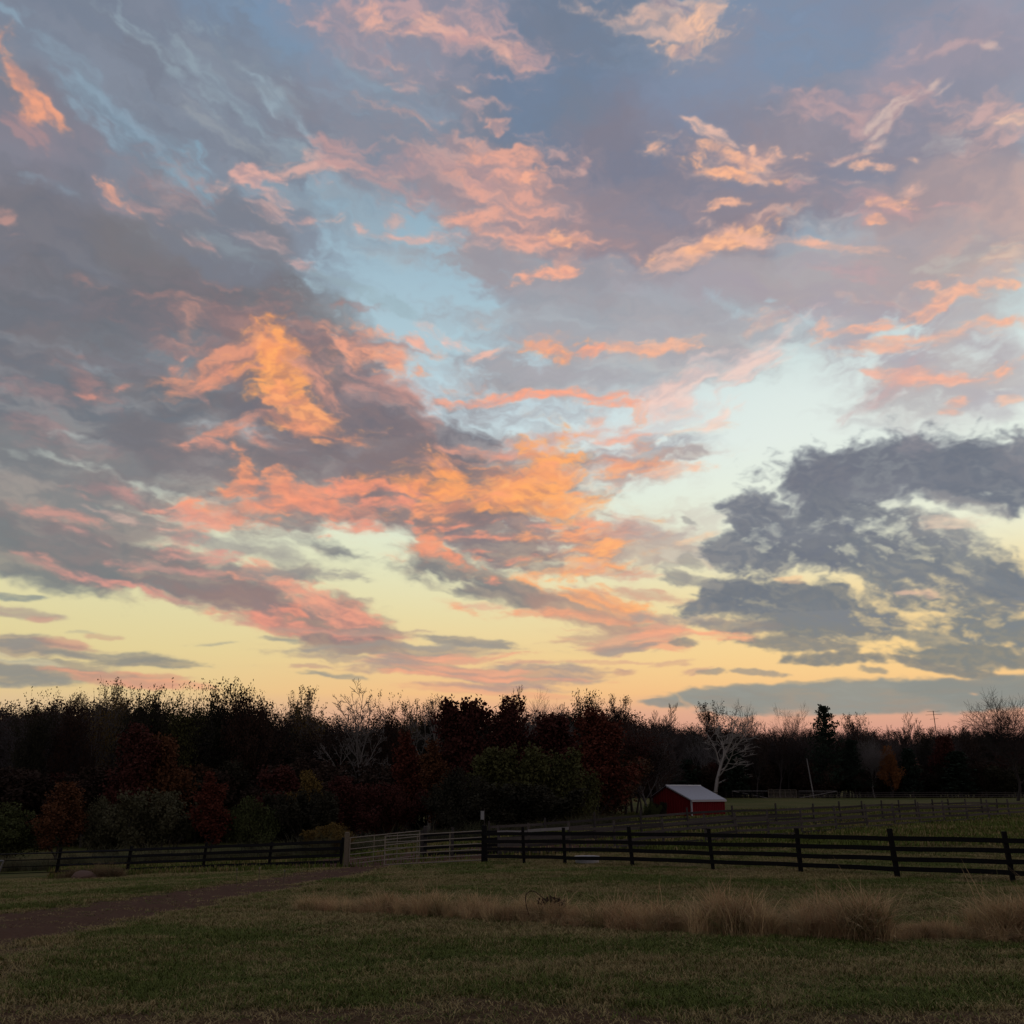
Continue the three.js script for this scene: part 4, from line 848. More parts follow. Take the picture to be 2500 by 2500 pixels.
// grows a tree of about the given height; returns { wood, leaf } geometries
function grow({ seed, H, trunk = 0.35, r0 = 0.02, spread = 0.75, limbs = 9, kids = [6, 5, 4], rise = 0.25, wobble = 0.16, leaves = 0, leafSize = 0.3, leafR = 0.5, stems = 1, droop = 0, minR = 0.012, lenK = 0.48, bareTop = 0, start = 0.35, stem = 0.72, crown = 0.55 }) {
  const r = rng(seed), wood = new Mesher(), leaf = new Mesher(), levels = kids.length;
  function branch(at, dir, len, rad, lv) {
    const segs = lv === 0 ? 7 : lv === 1 ? 5 : lv === 2 ? 3 : 2, pts = [at.clone()], rads = [rad], d = dir.clone(), endR = lv === 0 ? rad * 0.25 : Math.max(minR * 0.6, rad * 0.35);
    for (let k = 1; k <= segs; k++) { d.add(V3((r() - 0.5) * wobble * 2, (r() - 0.5) * wobble + rise * 0.35 * (lv > 0 ? 1 : 0.1) - droop * (lv > 1 ? 0.25 : 0), (r() - 0.5) * wobble * 2)).normalize(); pts.push(pts[k - 1].clone().addScaledVector(d, len / segs)); rads.push(Math.max(minR * 0.6, lerp(rad, endR, k / segs))); }
    wood.tube(pts, rads, lv === 0 ? 9 : lv === 1 ? 6 : lv === 2 ? 4 : 3);
    if (lv < levels) {
      const n = lv === 0 ? limbs : kids[lv], s0 = lv === 0 ? start : 0.25;
      for (let k = 0; k < n; k++) {
        const t = s0 + (1 - s0) * ((k + r() * 0.8) / n), f = Math.min(segs - 0.001, t * segs), i = Math.floor(f), p = pts[i].clone().lerp(pts[i + 1], f - i), td = pts[i + 1].clone().sub(pts[i]).normalize();
        const az = k * 2.399 + r() * 1.2, side = V3(Math.cos(az), 0, Math.sin(az)); side.addScaledVector(td, -side.dot(td)).normalize();
        const ang = spread * (0.65 + r() * 0.6) * (lv === 0 ? 1.15 - 0.6 * t : 0.9), nd = td.clone().multiplyScalar(Math.cos(ang)).addScaledVector(side, Math.sin(ang)).normalize();
        branch(p, nd, len * lenK * (lv === 0 ? (1.15 - crown * t) * 1.15 : 1.1 - 0.4 * t) * (0.75 + r() * 0.5), Math.max(minR, rads[i] * (lv === 0 ? 0.5 : 0.55)), lv + 1);
      }
    }
    if (leaves && lv >= levels - 1 && r() > bareTop * (pts[segs].y / H)) for (let k = 0; k < leaves * (lv === levels ? 1 : 1.4); k++) { const c = pts[Math.floor(r() * (segs + 1))].clone(); c.add(V3((r() - 0.5), (r() - 0.5), (r() - 0.5)).multiplyScalar(2 * leafR)); leaf.leaf(c, leafSize, r, droop); }
  }
  for (let s = 0; s < stems; s++) { const a = s * 2.4 + r(), lean = stems > 1 ? 0.35 + 0.35 * r() : 0.04; branch(V3(stems > 1 ? Math.cos(a) * 0.15 : 0, -0.3, stems > 1 ? Math.sin(a) * 0.15 : 0), V3(Math.cos(a) * lean, 1, Math.sin(a) * lean).normalize(), H * (stems > 1 ? 0.6 + 0.2 * r() : stem), r0 * H, 0); }
  const out = { wood: wood.geo() };
  out.wood.computeBoundingBox();
  if (leaf.p.length) { out.leaf = leaf.geo(); out.leaf.computeBoundingBox(); }
  out.top = Math.max(out.wood.boundingBox.max.y, out.leaf ? out.leaf.boundingBox.max.y : 0);
  const bb = (out.leaf || out.wood).boundingBox; out.wide = Math.max(bb.max.x - bb.min.x, bb.max.z - bb.min.z);
  return out;
}
function growPine({ seed, H, tiers = 16, reach = 0.26, tuft = 0.34, per = 26, column = false }) {
  const r = rng(seed), wood = new Mesher(), leaf = new Mesher();
  wood.tube([V3(0, -0.3, 0), V3(0.05, H * 0.4, 0.03), V3(-0.05, H * 0.75, 0.05), V3(0.02, H, 0)], [H * 0.018, H * 0.014, H * 0.008, H * 0.002], 8);
  for (let k = 0; k < tiers; k++) {
    const t = (k + 0.5) / tiers, y = H * lerp(column ? 0.04 : 0.14, 0.97, t), n = column ? 7 : 5 + Math.floor(r() * 3), env = column ? Math.pow(1 - t, 0.6) * (0.7 + 0.3 * t) : Math.pow(1 - t, 0.6) * (0.75 + 0.4 * r()) + 0.09;
    for (let b = 0; b < n; b++) {
      const a = b / n * 6.283 + k * 1.1 + r(), l = H * reach * env * (0.55 + 0.65 * r()) + 0.3, up = column ? 0.5 : 0.05 + 0.5 * t, d = V3(Math.cos(a), up, Math.sin(a)).normalize(), p0 = V3(0, y + (r() - 0.5) * H / tiers * 0.8, 0), p1 = p0.clone().addScaledVector(d, l * 0.55).add(V3(0, -0.03 * l, 0)), p2 = p1.clone().addScaledVector(d, l * 0.45).add(V3(0, 0.1 * l, 0));
      wood.tube([p0, p1, p2], [0.05, 0.03, 0.012], 4);
      for (let q = 0; q < per; q++) { const s = Math.pow(r(), 0.7), c = s < 0.5 ? p0.clone().lerp(p1, s * 2) : p1.clone().lerp(p2, s * 2 - 1); c.add(V3((r() - 0.5) * l * 0.38, (r() - 0.5) * l * 0.12 + 0.08, (r() - 0.5) * l * 0.38)); leaf.leaf(c, tuft, r, -0.1); }
    }
  }
  const out = { wood: wood.geo(), leaf: leaf.geo(), top: H }; out.leaf.computeBoundingBox(); out.wide = out.leaf.boundingBox.max.x - out.leaf.boundingBox.min.x; return out;
}
const bark = std(0.055, 0.046, 0.04), barkDark = std(0.035, 0.03, 0.027), barkPale = std(0.27, 0.245, 0.21, 0.9), barkDim = std(0.15, 0.135, 0.115, 0.9), barkGrey = std(0.15, 0.135, 0.12);
const leafMat = (r, g, b) => std(r, g, b, 0.9, { side: THREE.DoubleSide });
const LEAF = { brown: leafMat(0.04, 0.022, 0.014), maroon: leafMat(0.062, 0.021, 0.015), rust: leafMat(0.095, 0.04, 0.017), red: leafMat(0.09, 0.026, 0.015), orange: leafMat(0.16, 0.066, 0.022), olive: leafMat(0.06, 0.06, 0.02), dark: leafMat(0.026, 0.024, 0.014), green: leafMat(0.052, 0.06, 0.02), grey: leafMat(0.07, 0.066, 0.034), pine: leafMat(0.016, 0.026, 0.016), gold: leafMat(0.12, 0.08, 0.022) };
const PROTO = {
  bareA: grow({ stem: 0.55, crown: 0.25, lenK: 0.62, seed: 11, H: 16, spread: 0.62, limbs: 10, kids: [0, 6, 5, 4], rise: 0.42, wobble: 0.14, minR: 0.02, r0: 0.014 }),
  bareB: grow({ seed: 23, H: 16, spread: 0.5, limbs: 9, kids: [0, 6, 5, 4], rise: 0.5, wobble: 0.12, minR: 0.02, r0: 0.013, start: 0.45 }),
  bareC: grow({ stem: 0.55, crown: 0.25, lenK: 0.62, seed: 37, H: 16, spread: 0.8, limbs: 11, kids: [0, 6, 5, 4], rise: 0.3, wobble: 0.18, minR: 0.02, r0: 0.016, start: 0.3 }),
  thinA: grow({ stem: 0.6, crown: 0.3, lenK: 0.55, seed: 41, H: 16, spread: 0.55, limbs: 9, kids: [0, 6, 5, 3], rise: 0.5, wobble: 0.14, minR: 0.02, r0: 0.014, leaves: 2.2, leafSize: 0.22, leafR: 0.25, bareTop: 0.2 }),
  thinB: grow({ stem: 0.5, crown: 0.2, lenK: 0.68, seed: 53, H: 16, spread: 0.75, limbs: 10, kids: [0, 6, 5, 3], rise: 0.35, wobble: 0.18, minR: 0.02, r0: 0.015, leaves: 9, leafSize: 0.22, leafR: 0.34 }),
  oakA: grow({ seed: 61, H: 15, spread: 0.8, limbs: 11, kids: [0, 6, 6], rise: 0.2, wobble: 0.2, minR: 0.025, r0: 0.017, leaves: 20, leafSize: 0.3, leafR: 0.55, stem: 0.5, start: 0.42, lenK: 0.8, crown: 0.25 }),
  oakB: grow({ seed: 73, H: 15, spread: 0.9, limbs: 12, kids: [0, 6, 6], rise: 0.22, wobble: 0.22, minR: 0.025, r0: 0.016, leaves: 20, leafSize: 0.28, leafR: 0.5, stem: 0.55, start: 0.3, lenK: 0.68, crown: 0.3 }),
  mapleA: grow({ seed: 83, H: 9, spread: 0.62, limbs: 14, kids: [0, 6, 5], rise: 0.3, wobble: 0.18, minR: 0.015, r0: 0.014, leaves: 18, leafSize: 0.24, leafR: 0.42, start: 0.1, lenK: 0.42 }),
  mapleB: grow({ seed: 97, H: 9, spread: 0.72, limbs: 14, kids: [0, 6, 5], rise: 0.28, wobble: 0.2, minR: 0.015, r0: 0.014, leaves: 18, leafSize: 0.24, leafR: 0.45, start: 0.08, lenK: 0.46 }),
  slimA: grow({ seed: 103, H: 9, spread: 0.42, limbs: 13, kids: [0, 5, 5], rise: 0.45, wobble: 0.16, minR: 0.015, r0: 0.012, leaves: 15, leafSize: 0.22, leafR: 0.36, start: 0.08, lenK: 0.4 }),
  bushA: grow({ seed: 113, H: 5, stems: 7, spread: 0.6, limbs: 6, kids: [0, 5, 4], rise: 0.35, wobble: 0.24, minR: 0.01, r0: 0.01, leaves: 12, leafSize: 0.18, leafR: 0.3, start: 0.15, lenK: 0.45 }),
  bushB: grow({ seed: 127, H: 5, stems: 8, spread: 0.7, limbs: 6, kids: [0, 5, 4], rise: 0.2, wobble: 0.28, minR: 0.01, r0: 0.009, leaves: 12, leafSize: 0.17, leafR: 0.34, start: 0.1, lenK: 0.5, droop: 0.2 }),
  pine: growPine({ seed: 131, H: 17, tiers: 21, reach: 0.27, tuft: 0.4, per: 46 }), cedar: growPine({ seed: 139, H: 9, tiers: 18, reach: 0.2, tuft: 0.3, per: 24, column: true }),
  plane: grow({ seed: 149, H: 18, spread: 0.95, limbs: 12, kids: [0, 5, 4, 4], rise: 0.3, wobble: 0.24, minR: 0.035, r0: 0.02, start: 0.22, lenK: 0.5 }),
  broad: grow({ seed: 157, H: 15, spread: 0.8, limbs: 11, kids: [0, 7, 7, 6], rise: 0.16, wobble: 0.24, minR: 0.02, r0: 0.02, start: 0.35, lenK: 0.72, stem: 0.5, crown: 0.25 }),
};
// what the camera's lens sees, as azimuth: x for a given bearing and distance
const PITCH = 16.5 * Math.PI / 180;
const bearing = (t, D) => t * (D * Math.cos(PITCH) - 2.5 * Math.sin(PITCH));       // t = tangent of the bearing
function tree(name, label, kind, t, D, height, { wide, wood = bark, leaf = null, group, turn = 0, category = 'tree', tall } = {}) {
  const P = PROTO[kind], x = bearing(t, D), g = thing(name, label, category, x, D, group), s = height / P.top, w = wide ? wide / P.wide : s;
  part(category === 'shrub' ? 'stems' : 'trunk', P.wood, wood, g); if (leaf && P.leaf) part('crown', P.leaf, leaf, g);
  g.scale.set(w, s, w); g.rotation.y = turn; return g;
}
// tangent of the elevation of the wood's top at a bearing
const SKY_T = [[-0.75, 0.096], [-0.41, 0.099], [-0.30, 0.098], [-0.24, 0.09], [-0.17, 0.085], [-0.1, 0.081], [-0.06, 0.085], [0.02, 0.09], [0.11, 0.083], [0.15, 0.074], [0.22, 0.072], [0.33, 0.071], [0.45, 0.069], [0.75, 0.069]];
const woodTop = (t) => { let i = 0; while (i < SKY_T.length - 2 && SKY_T[i + 1][0] < t) i++; return lerp(SKY_T[i][1], SKY_T[i + 1][1], Math.min(1, Math.max(0, (t - SKY_T[i][0]) / (SKY_T[i + 1][0] - SKY_T[i][0])))); };

// the wood itself: too many stems to tell apart
function woodland(name, label, specs) {
  const root = new THREE.Group(); root.name = name; tag(root, label, 'woodland', null, 'stuff'); scene.add(root);
  const M = new THREE.Matrix4(), Q = new THREE.Quaternion(), E = new THREE.Euler(), byKind = new Map();
  for (const s of specs) { if (!byKind.has(s.kind)) byKind.set(s.kind, []); byKind.get(s.kind).push(s); }
  for (const [kind, list] of byKind) {
    const P = PROTO[kind];
    for (const what of ['wood', 'leaf']) {
      if (!P[what]) continue;
      const im = new THREE.InstancedMesh(P[what], what === 'wood' ? std(1, 1, 1, 0.95) : std(1, 1, 1, 0.9, { side: THREE.DoubleSide }), list.length); im.name = what === 'wood' ? 'trunks' : 'foliage'; im.userData.kind = 'stuff'; im.castShadow = im.receiveShadow = true;
      list.forEach((s, i) => { const k = s.h / P.top, w = k * (s.w || 1); M.compose(V3(s.x, ground(s.x, s.D), -s.D), Q.setFromEuler(E.set(0, s.turn, 0)), V3(w, k, w)); im.setMatrixAt(i, M); im.setColorAt(i, what === 'wood' ? s.wood : s.leaf); });
      root.add(im);
    }
  }
}
const C = (r, g, b) => new THREE.Color().setRGB(r, g, b);
{
  const r = rng(501), mk = (n, t0, t1, D0, D1, low, far) => { const out = []; for (let i = 0; i < n; i++) {
    const t = lerp(t0, t1, (i + r()) / n), D = lerp(D0, D1, r()), x = bearing(t, D), top = woodTop(t) * (low ? 0.35 + 0.35 * r() : 0.8 + 0.18 * r()), h = Math.max(4, top * D - ground(x, D)), kinds = low ? ['bushA', 'bushB', 'mapleA', 'mapleB'] : far ? ['bareA', 'bareB', 'bareC', 'thinA', 'thinB', 'bareA', 'bareC', 'oakA'] : ['bareA', 'bareC', 'thinB', 'oakA', 'oakB', 'bareB', 'bareC'];
    const tone = 0.75 + 0.5 * r(), pick = r(), lf = pick < 0.45 ? [0.034, 0.022, 0.015] : pick < 0.6 ? [0.05, 0.02, 0.014] : pick < 0.85 ? [0.03, 0.027, 0.015] : [0.055, 0.03, 0.015];
    const bk = r() < 0.12 ? [0.12, 0.11, 0.1] : [0.058, 0.049, 0.044];
    out.push({ kind: kinds[Math.floor(r() * kinds.length)], x, D, h: low ? Math.min(h, 8) : h, w: low ? 1.2 : 0.85 + 0.4 * r(), turn: r() * 6.28, wood: C(...bk.map((v) => v * tone)), leaf: C(...lf.map((v) => v * tone)) });
  } return out; };
  woodland(numbered('woodland'), 'dense dark leafless wood on the left behind the thickets', [...mk(150, -0.72, 0.16, 110, 165, false, false), ...mk(90, -0.72, 0.1, 98, 130, true, false)]);
  woodland(numbered('woodland'), 'dense brown leafless wood closing the far side of the paddock', [...mk(230, 0.1, 0.75, 226, 290, false, true), ...mk(140, 0.1, 0.75, 224, 262, true, true)]);
}
// trees that stand out: [name, label, kind, bearing, distance, tangent of the top's elevation, options]
const GROUPS = { sky: 'trees showing above the left wood', far: 'trees showing above the far wood' };
const stand = [
  ['oak_tree', 'round dark oak crown on the skyline at the far left', 'oakA', -0.508, 106, 0.101, { wood: barkDark, leaf: LEAF.dark, wide: 7.5 }],
  ['bare_tree', 'thin-leaved bushy treetop between the round oak and the tall airy tree at left', 'thinB', -0.476, 108, 0.106, { wood: barkDark, leaf: LEAF.brown, wide: 7 }],
  ['bare_tree', 'tall airy pale-twigged tree on the left skyline', 'thinA', -0.452, 112, 0.117, { wood: barkGrey, leaf: LEAF.gold, wide: 6 }],
  ['bare_tree', 'spiky bare treetop just right of the tall airy tree at left', 'bareB', -0.433, 114, 0.109, { wood: bark, wide: 4 }],
  ['oak_tree', 'dark red-brown oak on the left skyline, left of the broad green-brown crown', 'oakB', -0.393, 106, 0.103, { wood: barkDark, leaf: LEAF.dark, wide: 9.5 }],
  ['oak_tree', 'broad green-brown crown on the left skyline', 'oakA', -0.352, 107, 0.109, { wood: barkDark, leaf: LEAF.olive, wide: 10 }],
  ['oak_tree', 'highest wide feathery crown on the left skyline', 'oakB', -0.287, 107, 0.112, { wood: barkDark, leaf: LEAF.dark, wide: 12 }],
  ['oak_tree', 'dark brown oak crown right below the highest feathery crown', 'oakB', -0.270, 106, 0.1, { wood: barkDark, leaf: LEAF.brown, wide: 9 }],
  ['bare_tree', 'small spray of bare twigs in the dip of the left skyline', 'bareA', -0.238, 115, 0.103, { wood: bark, wide: 5 }],
  ['bare_tree', 'fan-shaped airy bare crown on the skyline, left of the white-limbed tree', 'thinA', -0.208, 112, 0.109, { wood: barkGrey, leaf: LEAF.gold, wide: 6 }],
  ['white_limbed_tree', 'tall white-limbed leafless tree on the skyline left of the red thicket', 'plane', -0.163, 103, 0.112, { wood: barkDim, wide: 8 }],
  ['oak_tree', 'dark oak top right beside the tall white-limbed tree', 'oakA', -0.142, 106, 0.1, { wood: barkDark, leaf: LEAF.brown, wide: 7 }],
  ['bare_tree', 'low airy yellowish treetop left of the second white-limbed tree', 'thinA', -0.122, 112, 0.096, { wood: barkGrey, leaf: LEAF.gold, wide: 5 }],
  ['white_limbed_tree', 'second white-limbed tree, with sparse dark leaves, beside the red thicket', 'plane', -0.088, 101, 0.102, { wood: barkDim, wide: 7 }],
  ['bare_tree', 'sparse dark-leaved crown in front of the second white-limbed tree', 'thinB', -0.084, 104, 0.1, { wood: barkDark, leaf: LEAF.dark, wide: 6 }],
  ['bare_tree', 'narrow spiky bare treetop above the red thicket', 'bareB', -0.02, 104, 0.108, { wood: bark, wide: 4 }],
  ['bare_tree', 'broad fan of bare branches behind the right half of the red thicket', 'broad', 0.04, 102, 0.105, { wood: barkGrey, wide: 8.5 }],
  ['oak_tree', 'dark leafy top right of the broad bare fan', 'oakB', 0.077, 104, 0.099, { wood: barkDark, leaf: LEAF.dark, wide: 8 }],
  ['bare_tree', 'row of upright bare twigs above the right end of the red thicket', 'thinA', 0.121, 125, 0.0995, { wood: bark, leaf: LEAF.brown, wide: 5 }],
  ['bare_tree', 'thin bare treetop at the right end of the near wood', 'bareB', 0.149, 130, 0.091, { wood: bark, wide: 5.5 }],
  ['white_sycamore', 'big white-branched sycamore at the edge of the far wood behind the shed', 'plane', 0.214, 222, 0.086, { wood: barkPale, wide: 17, turn: 1.1 }],
  ['bare_tree', 'reddish upright treetop behind the white sycamore', 'thinA', 0.222, 236, 0.0945, { wood: bark, leaf: LEAF.brown, wide: 10 }],
  ['bare_tree', 'wide spray of reddish bare branches between the sycamore and the pine', 'bareA', 0.252, 232, 0.0945, { wood: bark, wide: 11 }],
  ['bare_tree', 'fan-shaped bare crown just left of the pine', 'bareC', 0.293, 234, 0.091, { wood: bark, wide: 10 }],
  ['pine_tree', 'tall dark pine standing alone before the far wood', 'pine', 0.338, 221, 0.0865, { wood: barkDark, leaf: LEAF.pine, wide: 11.5 }],
  ['pine_tree', 'lower bushy dark pine right beside the tall pine', 'pine', 0.364, 223, 0.052, { wood: barkDark, leaf: LEAF.pine, wide: 9, turn: 2 }],
  ['bare_tree', 'tuft of bare twigs on the far skyline right of the pine', 'thinA', 0.376, 250, 0.082, { wood: bark, leaf: LEAF.brown, wide: 9 }],
  ['bare_tree', 'twin-stemmed grey bare tree before the far wood, right of the pine', 'broad', 0.384, 223, 0.058, { wood: barkGrey, wide: 10 }],
  ['bare_tree', 'lone thin twiggy top on the far skyline left of the mast', 'bareB', 0.418, 255, 0.079, { wood: bark, wide: 7 }],
  ['orange_tree', 'drooping orange-brown tree before the far wood', 'mapleB', 0.403, 222, 0.047, { wood: bark, leaf: LEAF.orange, wide: 7, turn: 1 }],
  ['cedar_tree', 'narrow dark cedar right of the drooping orange tree', 'cedar', 0.424, 222, 0.043, { wood: barkDark, leaf: LEAF.pine, wide: 7 }],
  ['cedar_tree', 'dark cedar just right of the white sycamore trunk', 'cedar', 0.238, 221, 0.04, { wood: barkDark, leaf: LEAF.pine, wide: 8 }],
  ['cedar_tree', 'dark cedar between the shed roof and the white sycamore trunk', 'cedar', 0.186, 221, 0.032, { wood: barkDark, leaf: LEAF.pine, wide: 9 }],
  ['cedar_tree', 'broad dark cedar near the right end of the far fence', 'cedar', 0.475, 222, 0.04, { wood: barkDark, leaf: LEAF.pine, wide: 10 }],
  ['maroon_tree', 'dull maroon leafy tree in the far wood near the right edge', 'mapleA', 0.463, 226, 0.058, { wood: bark, leaf: LEAF.maroon, wide: 8 }],
  ['bare_tree', 'large dark spreading bare tree at the right edge', 'broad', 0.535, 168, 0.108, { wood: barkDark, wide: 17, turn: 0.5 }],
  ['birch_tree', 'slim pale birch stem in the far wood behind the shed', 'bareB', 0.158, 222, 0.06, { wood: barkPale, wide: 4 }],
  // the red thicket in the middle
  ['red_tree', 'dark red narrow tree at the left end of the middle thicket', 'slimA', -0.112, 84, 0.062, { wood: barkDark, leaf: LEAF.red, wide: 4.2 }],
  ['red_tree', 'rust-coloured tree next to the dark red narrow one in the middle thicket', 'slimA', -0.085, 82, 0.053, { wood: barkDark, leaf: LEAF.rust, wide: 4, turn: 2 }],
  ['red_tree', 'tall maroon tree, left of the two highest in the middle thicket', 'mapleA', -0.045, 90, 0.098, { wood: barkDark, leaf: LEAF.maroon, wide: 7.4 }],
  ['red_tree', 'tall dark maroon tree, right of the two highest in the middle thicket', 'mapleB', 0.002, 90, 0.099, { wood: barkDark, leaf: LEAF.maroon, wide: 8, turn: 1 }],
  ['red_tree', 'maroon tree behind the olive bush in the middle thicket', 'mapleA', 0.045, 88, 0.082, { wood: barkDark, leaf: LEAF.maroon, wide: 7, turn: 3 }],
  ['red_tree', 'broad round red tree at the right end of the middle thicket', 'mapleB', 0.089, 84, 0.086, { wood: barkDark, leaf: LEAF.red, wide: 8.6, turn: 2.2 }],
  ['olive_bush', 'large olive-green bush in the middle of the red thicket', 'bushA', 0.0, 79, 0.05, { leaf: LEAF.olive, wide: 10, category: 'shrub' }],
  ['olive_bush', 'olive-green bush to the right in the middle thicket', 'bushB', 0.055, 79, 0.036, { leaf: LEAF.olive, wide: 7, category: 'shrub', turn: 2 }],
  ['olive_bush', 'dark low bush under the rust-coloured tree', 'bushB', -0.055, 76, 0.026, { leaf: LEAF.dark, wide: 8, category: 'shrub', turn: 1 }],
  ['olive_bush', 'dark low bush at the foot of the olive bush beside the far lane fence', 'bushA', 0.025, 74, 0.012, { leaf: LEAF.dark, wide: 9, category: 'shrub', turn: 4 }],
  ['red_bush', 'dark maroon bush at the left foot of the middle thicket', 'bushA', -0.125, 80, 0.012, { leaf: LEAF.maroon, wide: 6, category: 'shrub', turn: 4 }],
  // thickets behind the left fence
  ['green_bush', 'grey-green willow-like bush at the left edge behind the fence', 'bushB', -0.535, 66, -0.008, { leaf: LEAF.green, wide: 8, category: 'shrub' }],
  ['orange_bush', 'rust-orange bush, first from the left behind the black fence', 'mapleB', -0.478, 66, 0.012, { leaf: LEAF.rust, wide: 5, category: 'shrub', turn: 5 }],
  ['olive_bush', 'grey-olive bush right of the rust-orange bush at left', 'bushB', -0.435, 68, -0.002, { leaf: LEAF.grey, wide: 4.6, category: 'shrub', turn: 1 }],
  ['red_tree', 'large dull red tree rising behind the left thickets', 'mapleB', -0.405, 92, 0.07, { wood: barkDark, leaf: LEAF.maroon, wide: 8.5 }],
  ['orange_tree', 'orange-brown tree right behind the large dull red tree at left', 'mapleA', -0.373, 93, 0.06, { wood: barkDark, leaf: LEAF.rust, wide: 6 }],
  ['olive_bush', 'tall grey-olive bush left of the red-orange small tree', 'bushA', -0.367, 67, 0.006, { leaf: LEAF.grey, wide: 6.5, category: 'shrub' }],
  ['red_tree', 'small red-orange tree behind the middle of the left black fence', 'slimA', -0.318, 66, 0.022, { wood: barkDark, leaf: LEAF.red, wide: 3 }],
  ['olive_bush', 'olive bush right of the small red-orange tree', 'bushB', -0.277, 67, -0.002, { leaf: LEAF.green, wide: 5, category: 'shrub', turn: 2 }],
  ['red_bush', 'dark red small tree behind the two right-hand left bushes', 'mapleA', -0.252, 74, 0.028, { leaf: LEAF.maroon, wide: 4.6, wood: barkDark }],
  ['orange_tree', 'golden-topped olive tree near the tan gate post', 'mapleB', -0.221, 72, 0.023, { leaf: LEAF.gold, wide: 3.8, wood: barkDark }],
  ['olive_bush', 'dark green bush below the golden-topped tree', 'bushA', -0.216, 68, 0.006, { leaf: LEAF.dark, wide: 6, category: 'shrub', turn: 3 }],
  ['red_tree', 'rounded dark maroon tree left of the tan gate post', 'mapleB', -0.18, 74, 0.017, { leaf: LEAF.maroon, wide: 5.6, wood: barkDark, turn: 2 }],
  ['gold_bush', 'low yellow-green weeds behind the tan gate post', 'bushB', -0.19, 61, -0.028, { leaf: LEAF.gold, wide: 4.4, category: 'shrub', turn: 4 }],
  ['green_bush', 'small green sapling at the left corner of the red shed', 'bushB', 0.147, 103, -0.008, { leaf: LEAF.green, wide: 2.4, category: 'shrub' }],
  ['green_bush', 'dark low shrub against the gable of the red shed', 'bushA', 0.156, 106, -0.008, { leaf: LEAF.dark, wide: 2.6, category: 'shrub', turn: 2 }],
];
for (const [name, label, kind, t, D, topT, o] of stand) { const x = bearing(t, D); tree(name, label, kind, t, D, Math.max(0.8, topT * (kind.startsWith('oak') && D > 100 ? 1.05 : 1) * D - ground(x, D)), { turn: t * 40, ...o }); }

// ---------------------------------------------------------------- grass
function tuftGeo(seed, blades, w, h, spread, bend, segs = 1) {
  const r = rng(seed), p = [], idx = [];
  for (let k = 0; k < blades; k++) {
    const a = r() * 6.283, d = Math.sqrt(r()) * spread, x = Math.cos(a) * d, z = Math.sin(a) * d, dir = r() * 6.283, bx = Math.cos(dir), bz = Math.sin(dir), hh = h * (0.55 + 0.6 * r()), b = bend * (0.3 + r()) * hh, sx = -bz * w * 0.5, sz = bx * w * 0.5, i0 = p.length / 3;
    for (let s = 0; s <= segs; s++) { const t = s / (segs + 0.0001) * 0.7, o = b * t * t, y = hh * t * (1 - 0.25 * bend * t), k2 = 1 - 0.3 * t; p.push(x + bx * o - sx * k2, y, z + bz * o - sz * k2, x + bx * o + sx * k2, y, z + bz * o + sz * k2); if (s) { const q = i0 + (s - 1) * 2; idx.push(q, q + 1, q + 2, q + 1, q + 3, q + 2); } }
    const q = i0 + segs * 2; p.push(x + bx * b, hh * (1 - 0.3 * bend), z + bz * b); idx.push(q, q + 1, q + 2);
  }
  const g = new THREE.BufferGeometry(); g.setAttribute('position', new THREE.Float32BufferAttribute(p, 3)); g.setIndex(idx); return g;
}
const bladeMat = std(1, 1, 1, 0.85, { side: THREE.DoubleSide });
function scatter(name, label, geo, list, mat = bladeMat) {
  const im = new THREE.InstancedMesh(geo, mat, list.length), M = new THREE.Matrix4(), Q = new THREE.Quaternion(), E = new THREE.Euler(), c = new THREE.Color(); im.name = numbered(name); tag(im, label, 'grass', null, 'stuff'); im.receiveShadow = im.castShadow = true;
  list.forEach((s, i) => { M.compose(V3(s.x, ground(s.x, s.D) - 0.005, -s.D), Q.setFromEuler(E.set(s.tx || 0, s.turn, s.tz || 0)), V3(s.w, s.h, s.w)); im.setMatrixAt(i, M); im.setColorAt(i, c.setRGB(...s.c)); }); scene.add(im); return im;
}
{
  const r = rng(900), near = [], mid = [];
  const jitter = (k) => 1 + (r() - 0.5) * k;
  for (let i = 0; i < 150000; i++) {
    const u = r(), D = Math.pow(lerp(Math.pow(7.5, 0.7), Math.pow(47, 0.7), u), 1 / 0.7), x = (r() * 2 - 1) * (0.66 * D + 1.5), b = bare(x, D);
    if (r() < b * 0.97) continue;
    const d = dryness(x, D), dry = r() < d * 0.8 + 0.06 || b > 0.3 && r() < 0.7, k = jitter(0.7), base = dry ? [0.235, 0.185, 0.08] : [0.09, 0.112, 0.025], sz = 1 + D / 45;
    near.push({ x, D, turn: r() * 6.28, w: sz * jitter(0.5), h: sz * (0.6 + 0.5 * (noise(x * 0.5, D * 0.5) + 0.5)) * jitter(0.8) * (1 - 0.5 * b), c: base.map((v) => v * k) });
  }
  scatter('lawn_grass', 'short green and straw pasture grass in the foreground', tuftGeo(1, 18, 0.0062, 0.066, 0.11, 0.8), near);
  for (let i = 0; i < 60000; i++) {
    const u = r(), D = lerp(46, 130, Math.pow(u, 1.2)), x = lerp(-0.45, 0.66, r()) * D, b = bare(x, D); if (r() < b * 0.95 || (x < -0.02 * D && D > 66)) continue;
    const d = dryness(x, D), dry = r() < d * 0.6, k = jitter(0.6), base = dry ? [0.195, 0.155, 0.062] : [0.088, 0.108, 0.023], sz = 1.2 + D / 60; mid.push({ x, D, turn: r() * 6.28, w: sz * jitter(0.5), h: sz * jitter(0.8), c: base.map((v) => v * k) });
  }
  scatter('paddock_grass', 'grass of the paddocks beyond the near fence', tuftGeo(2, 8, 0.025, 0.13, 0.22, 0.6), mid);
}
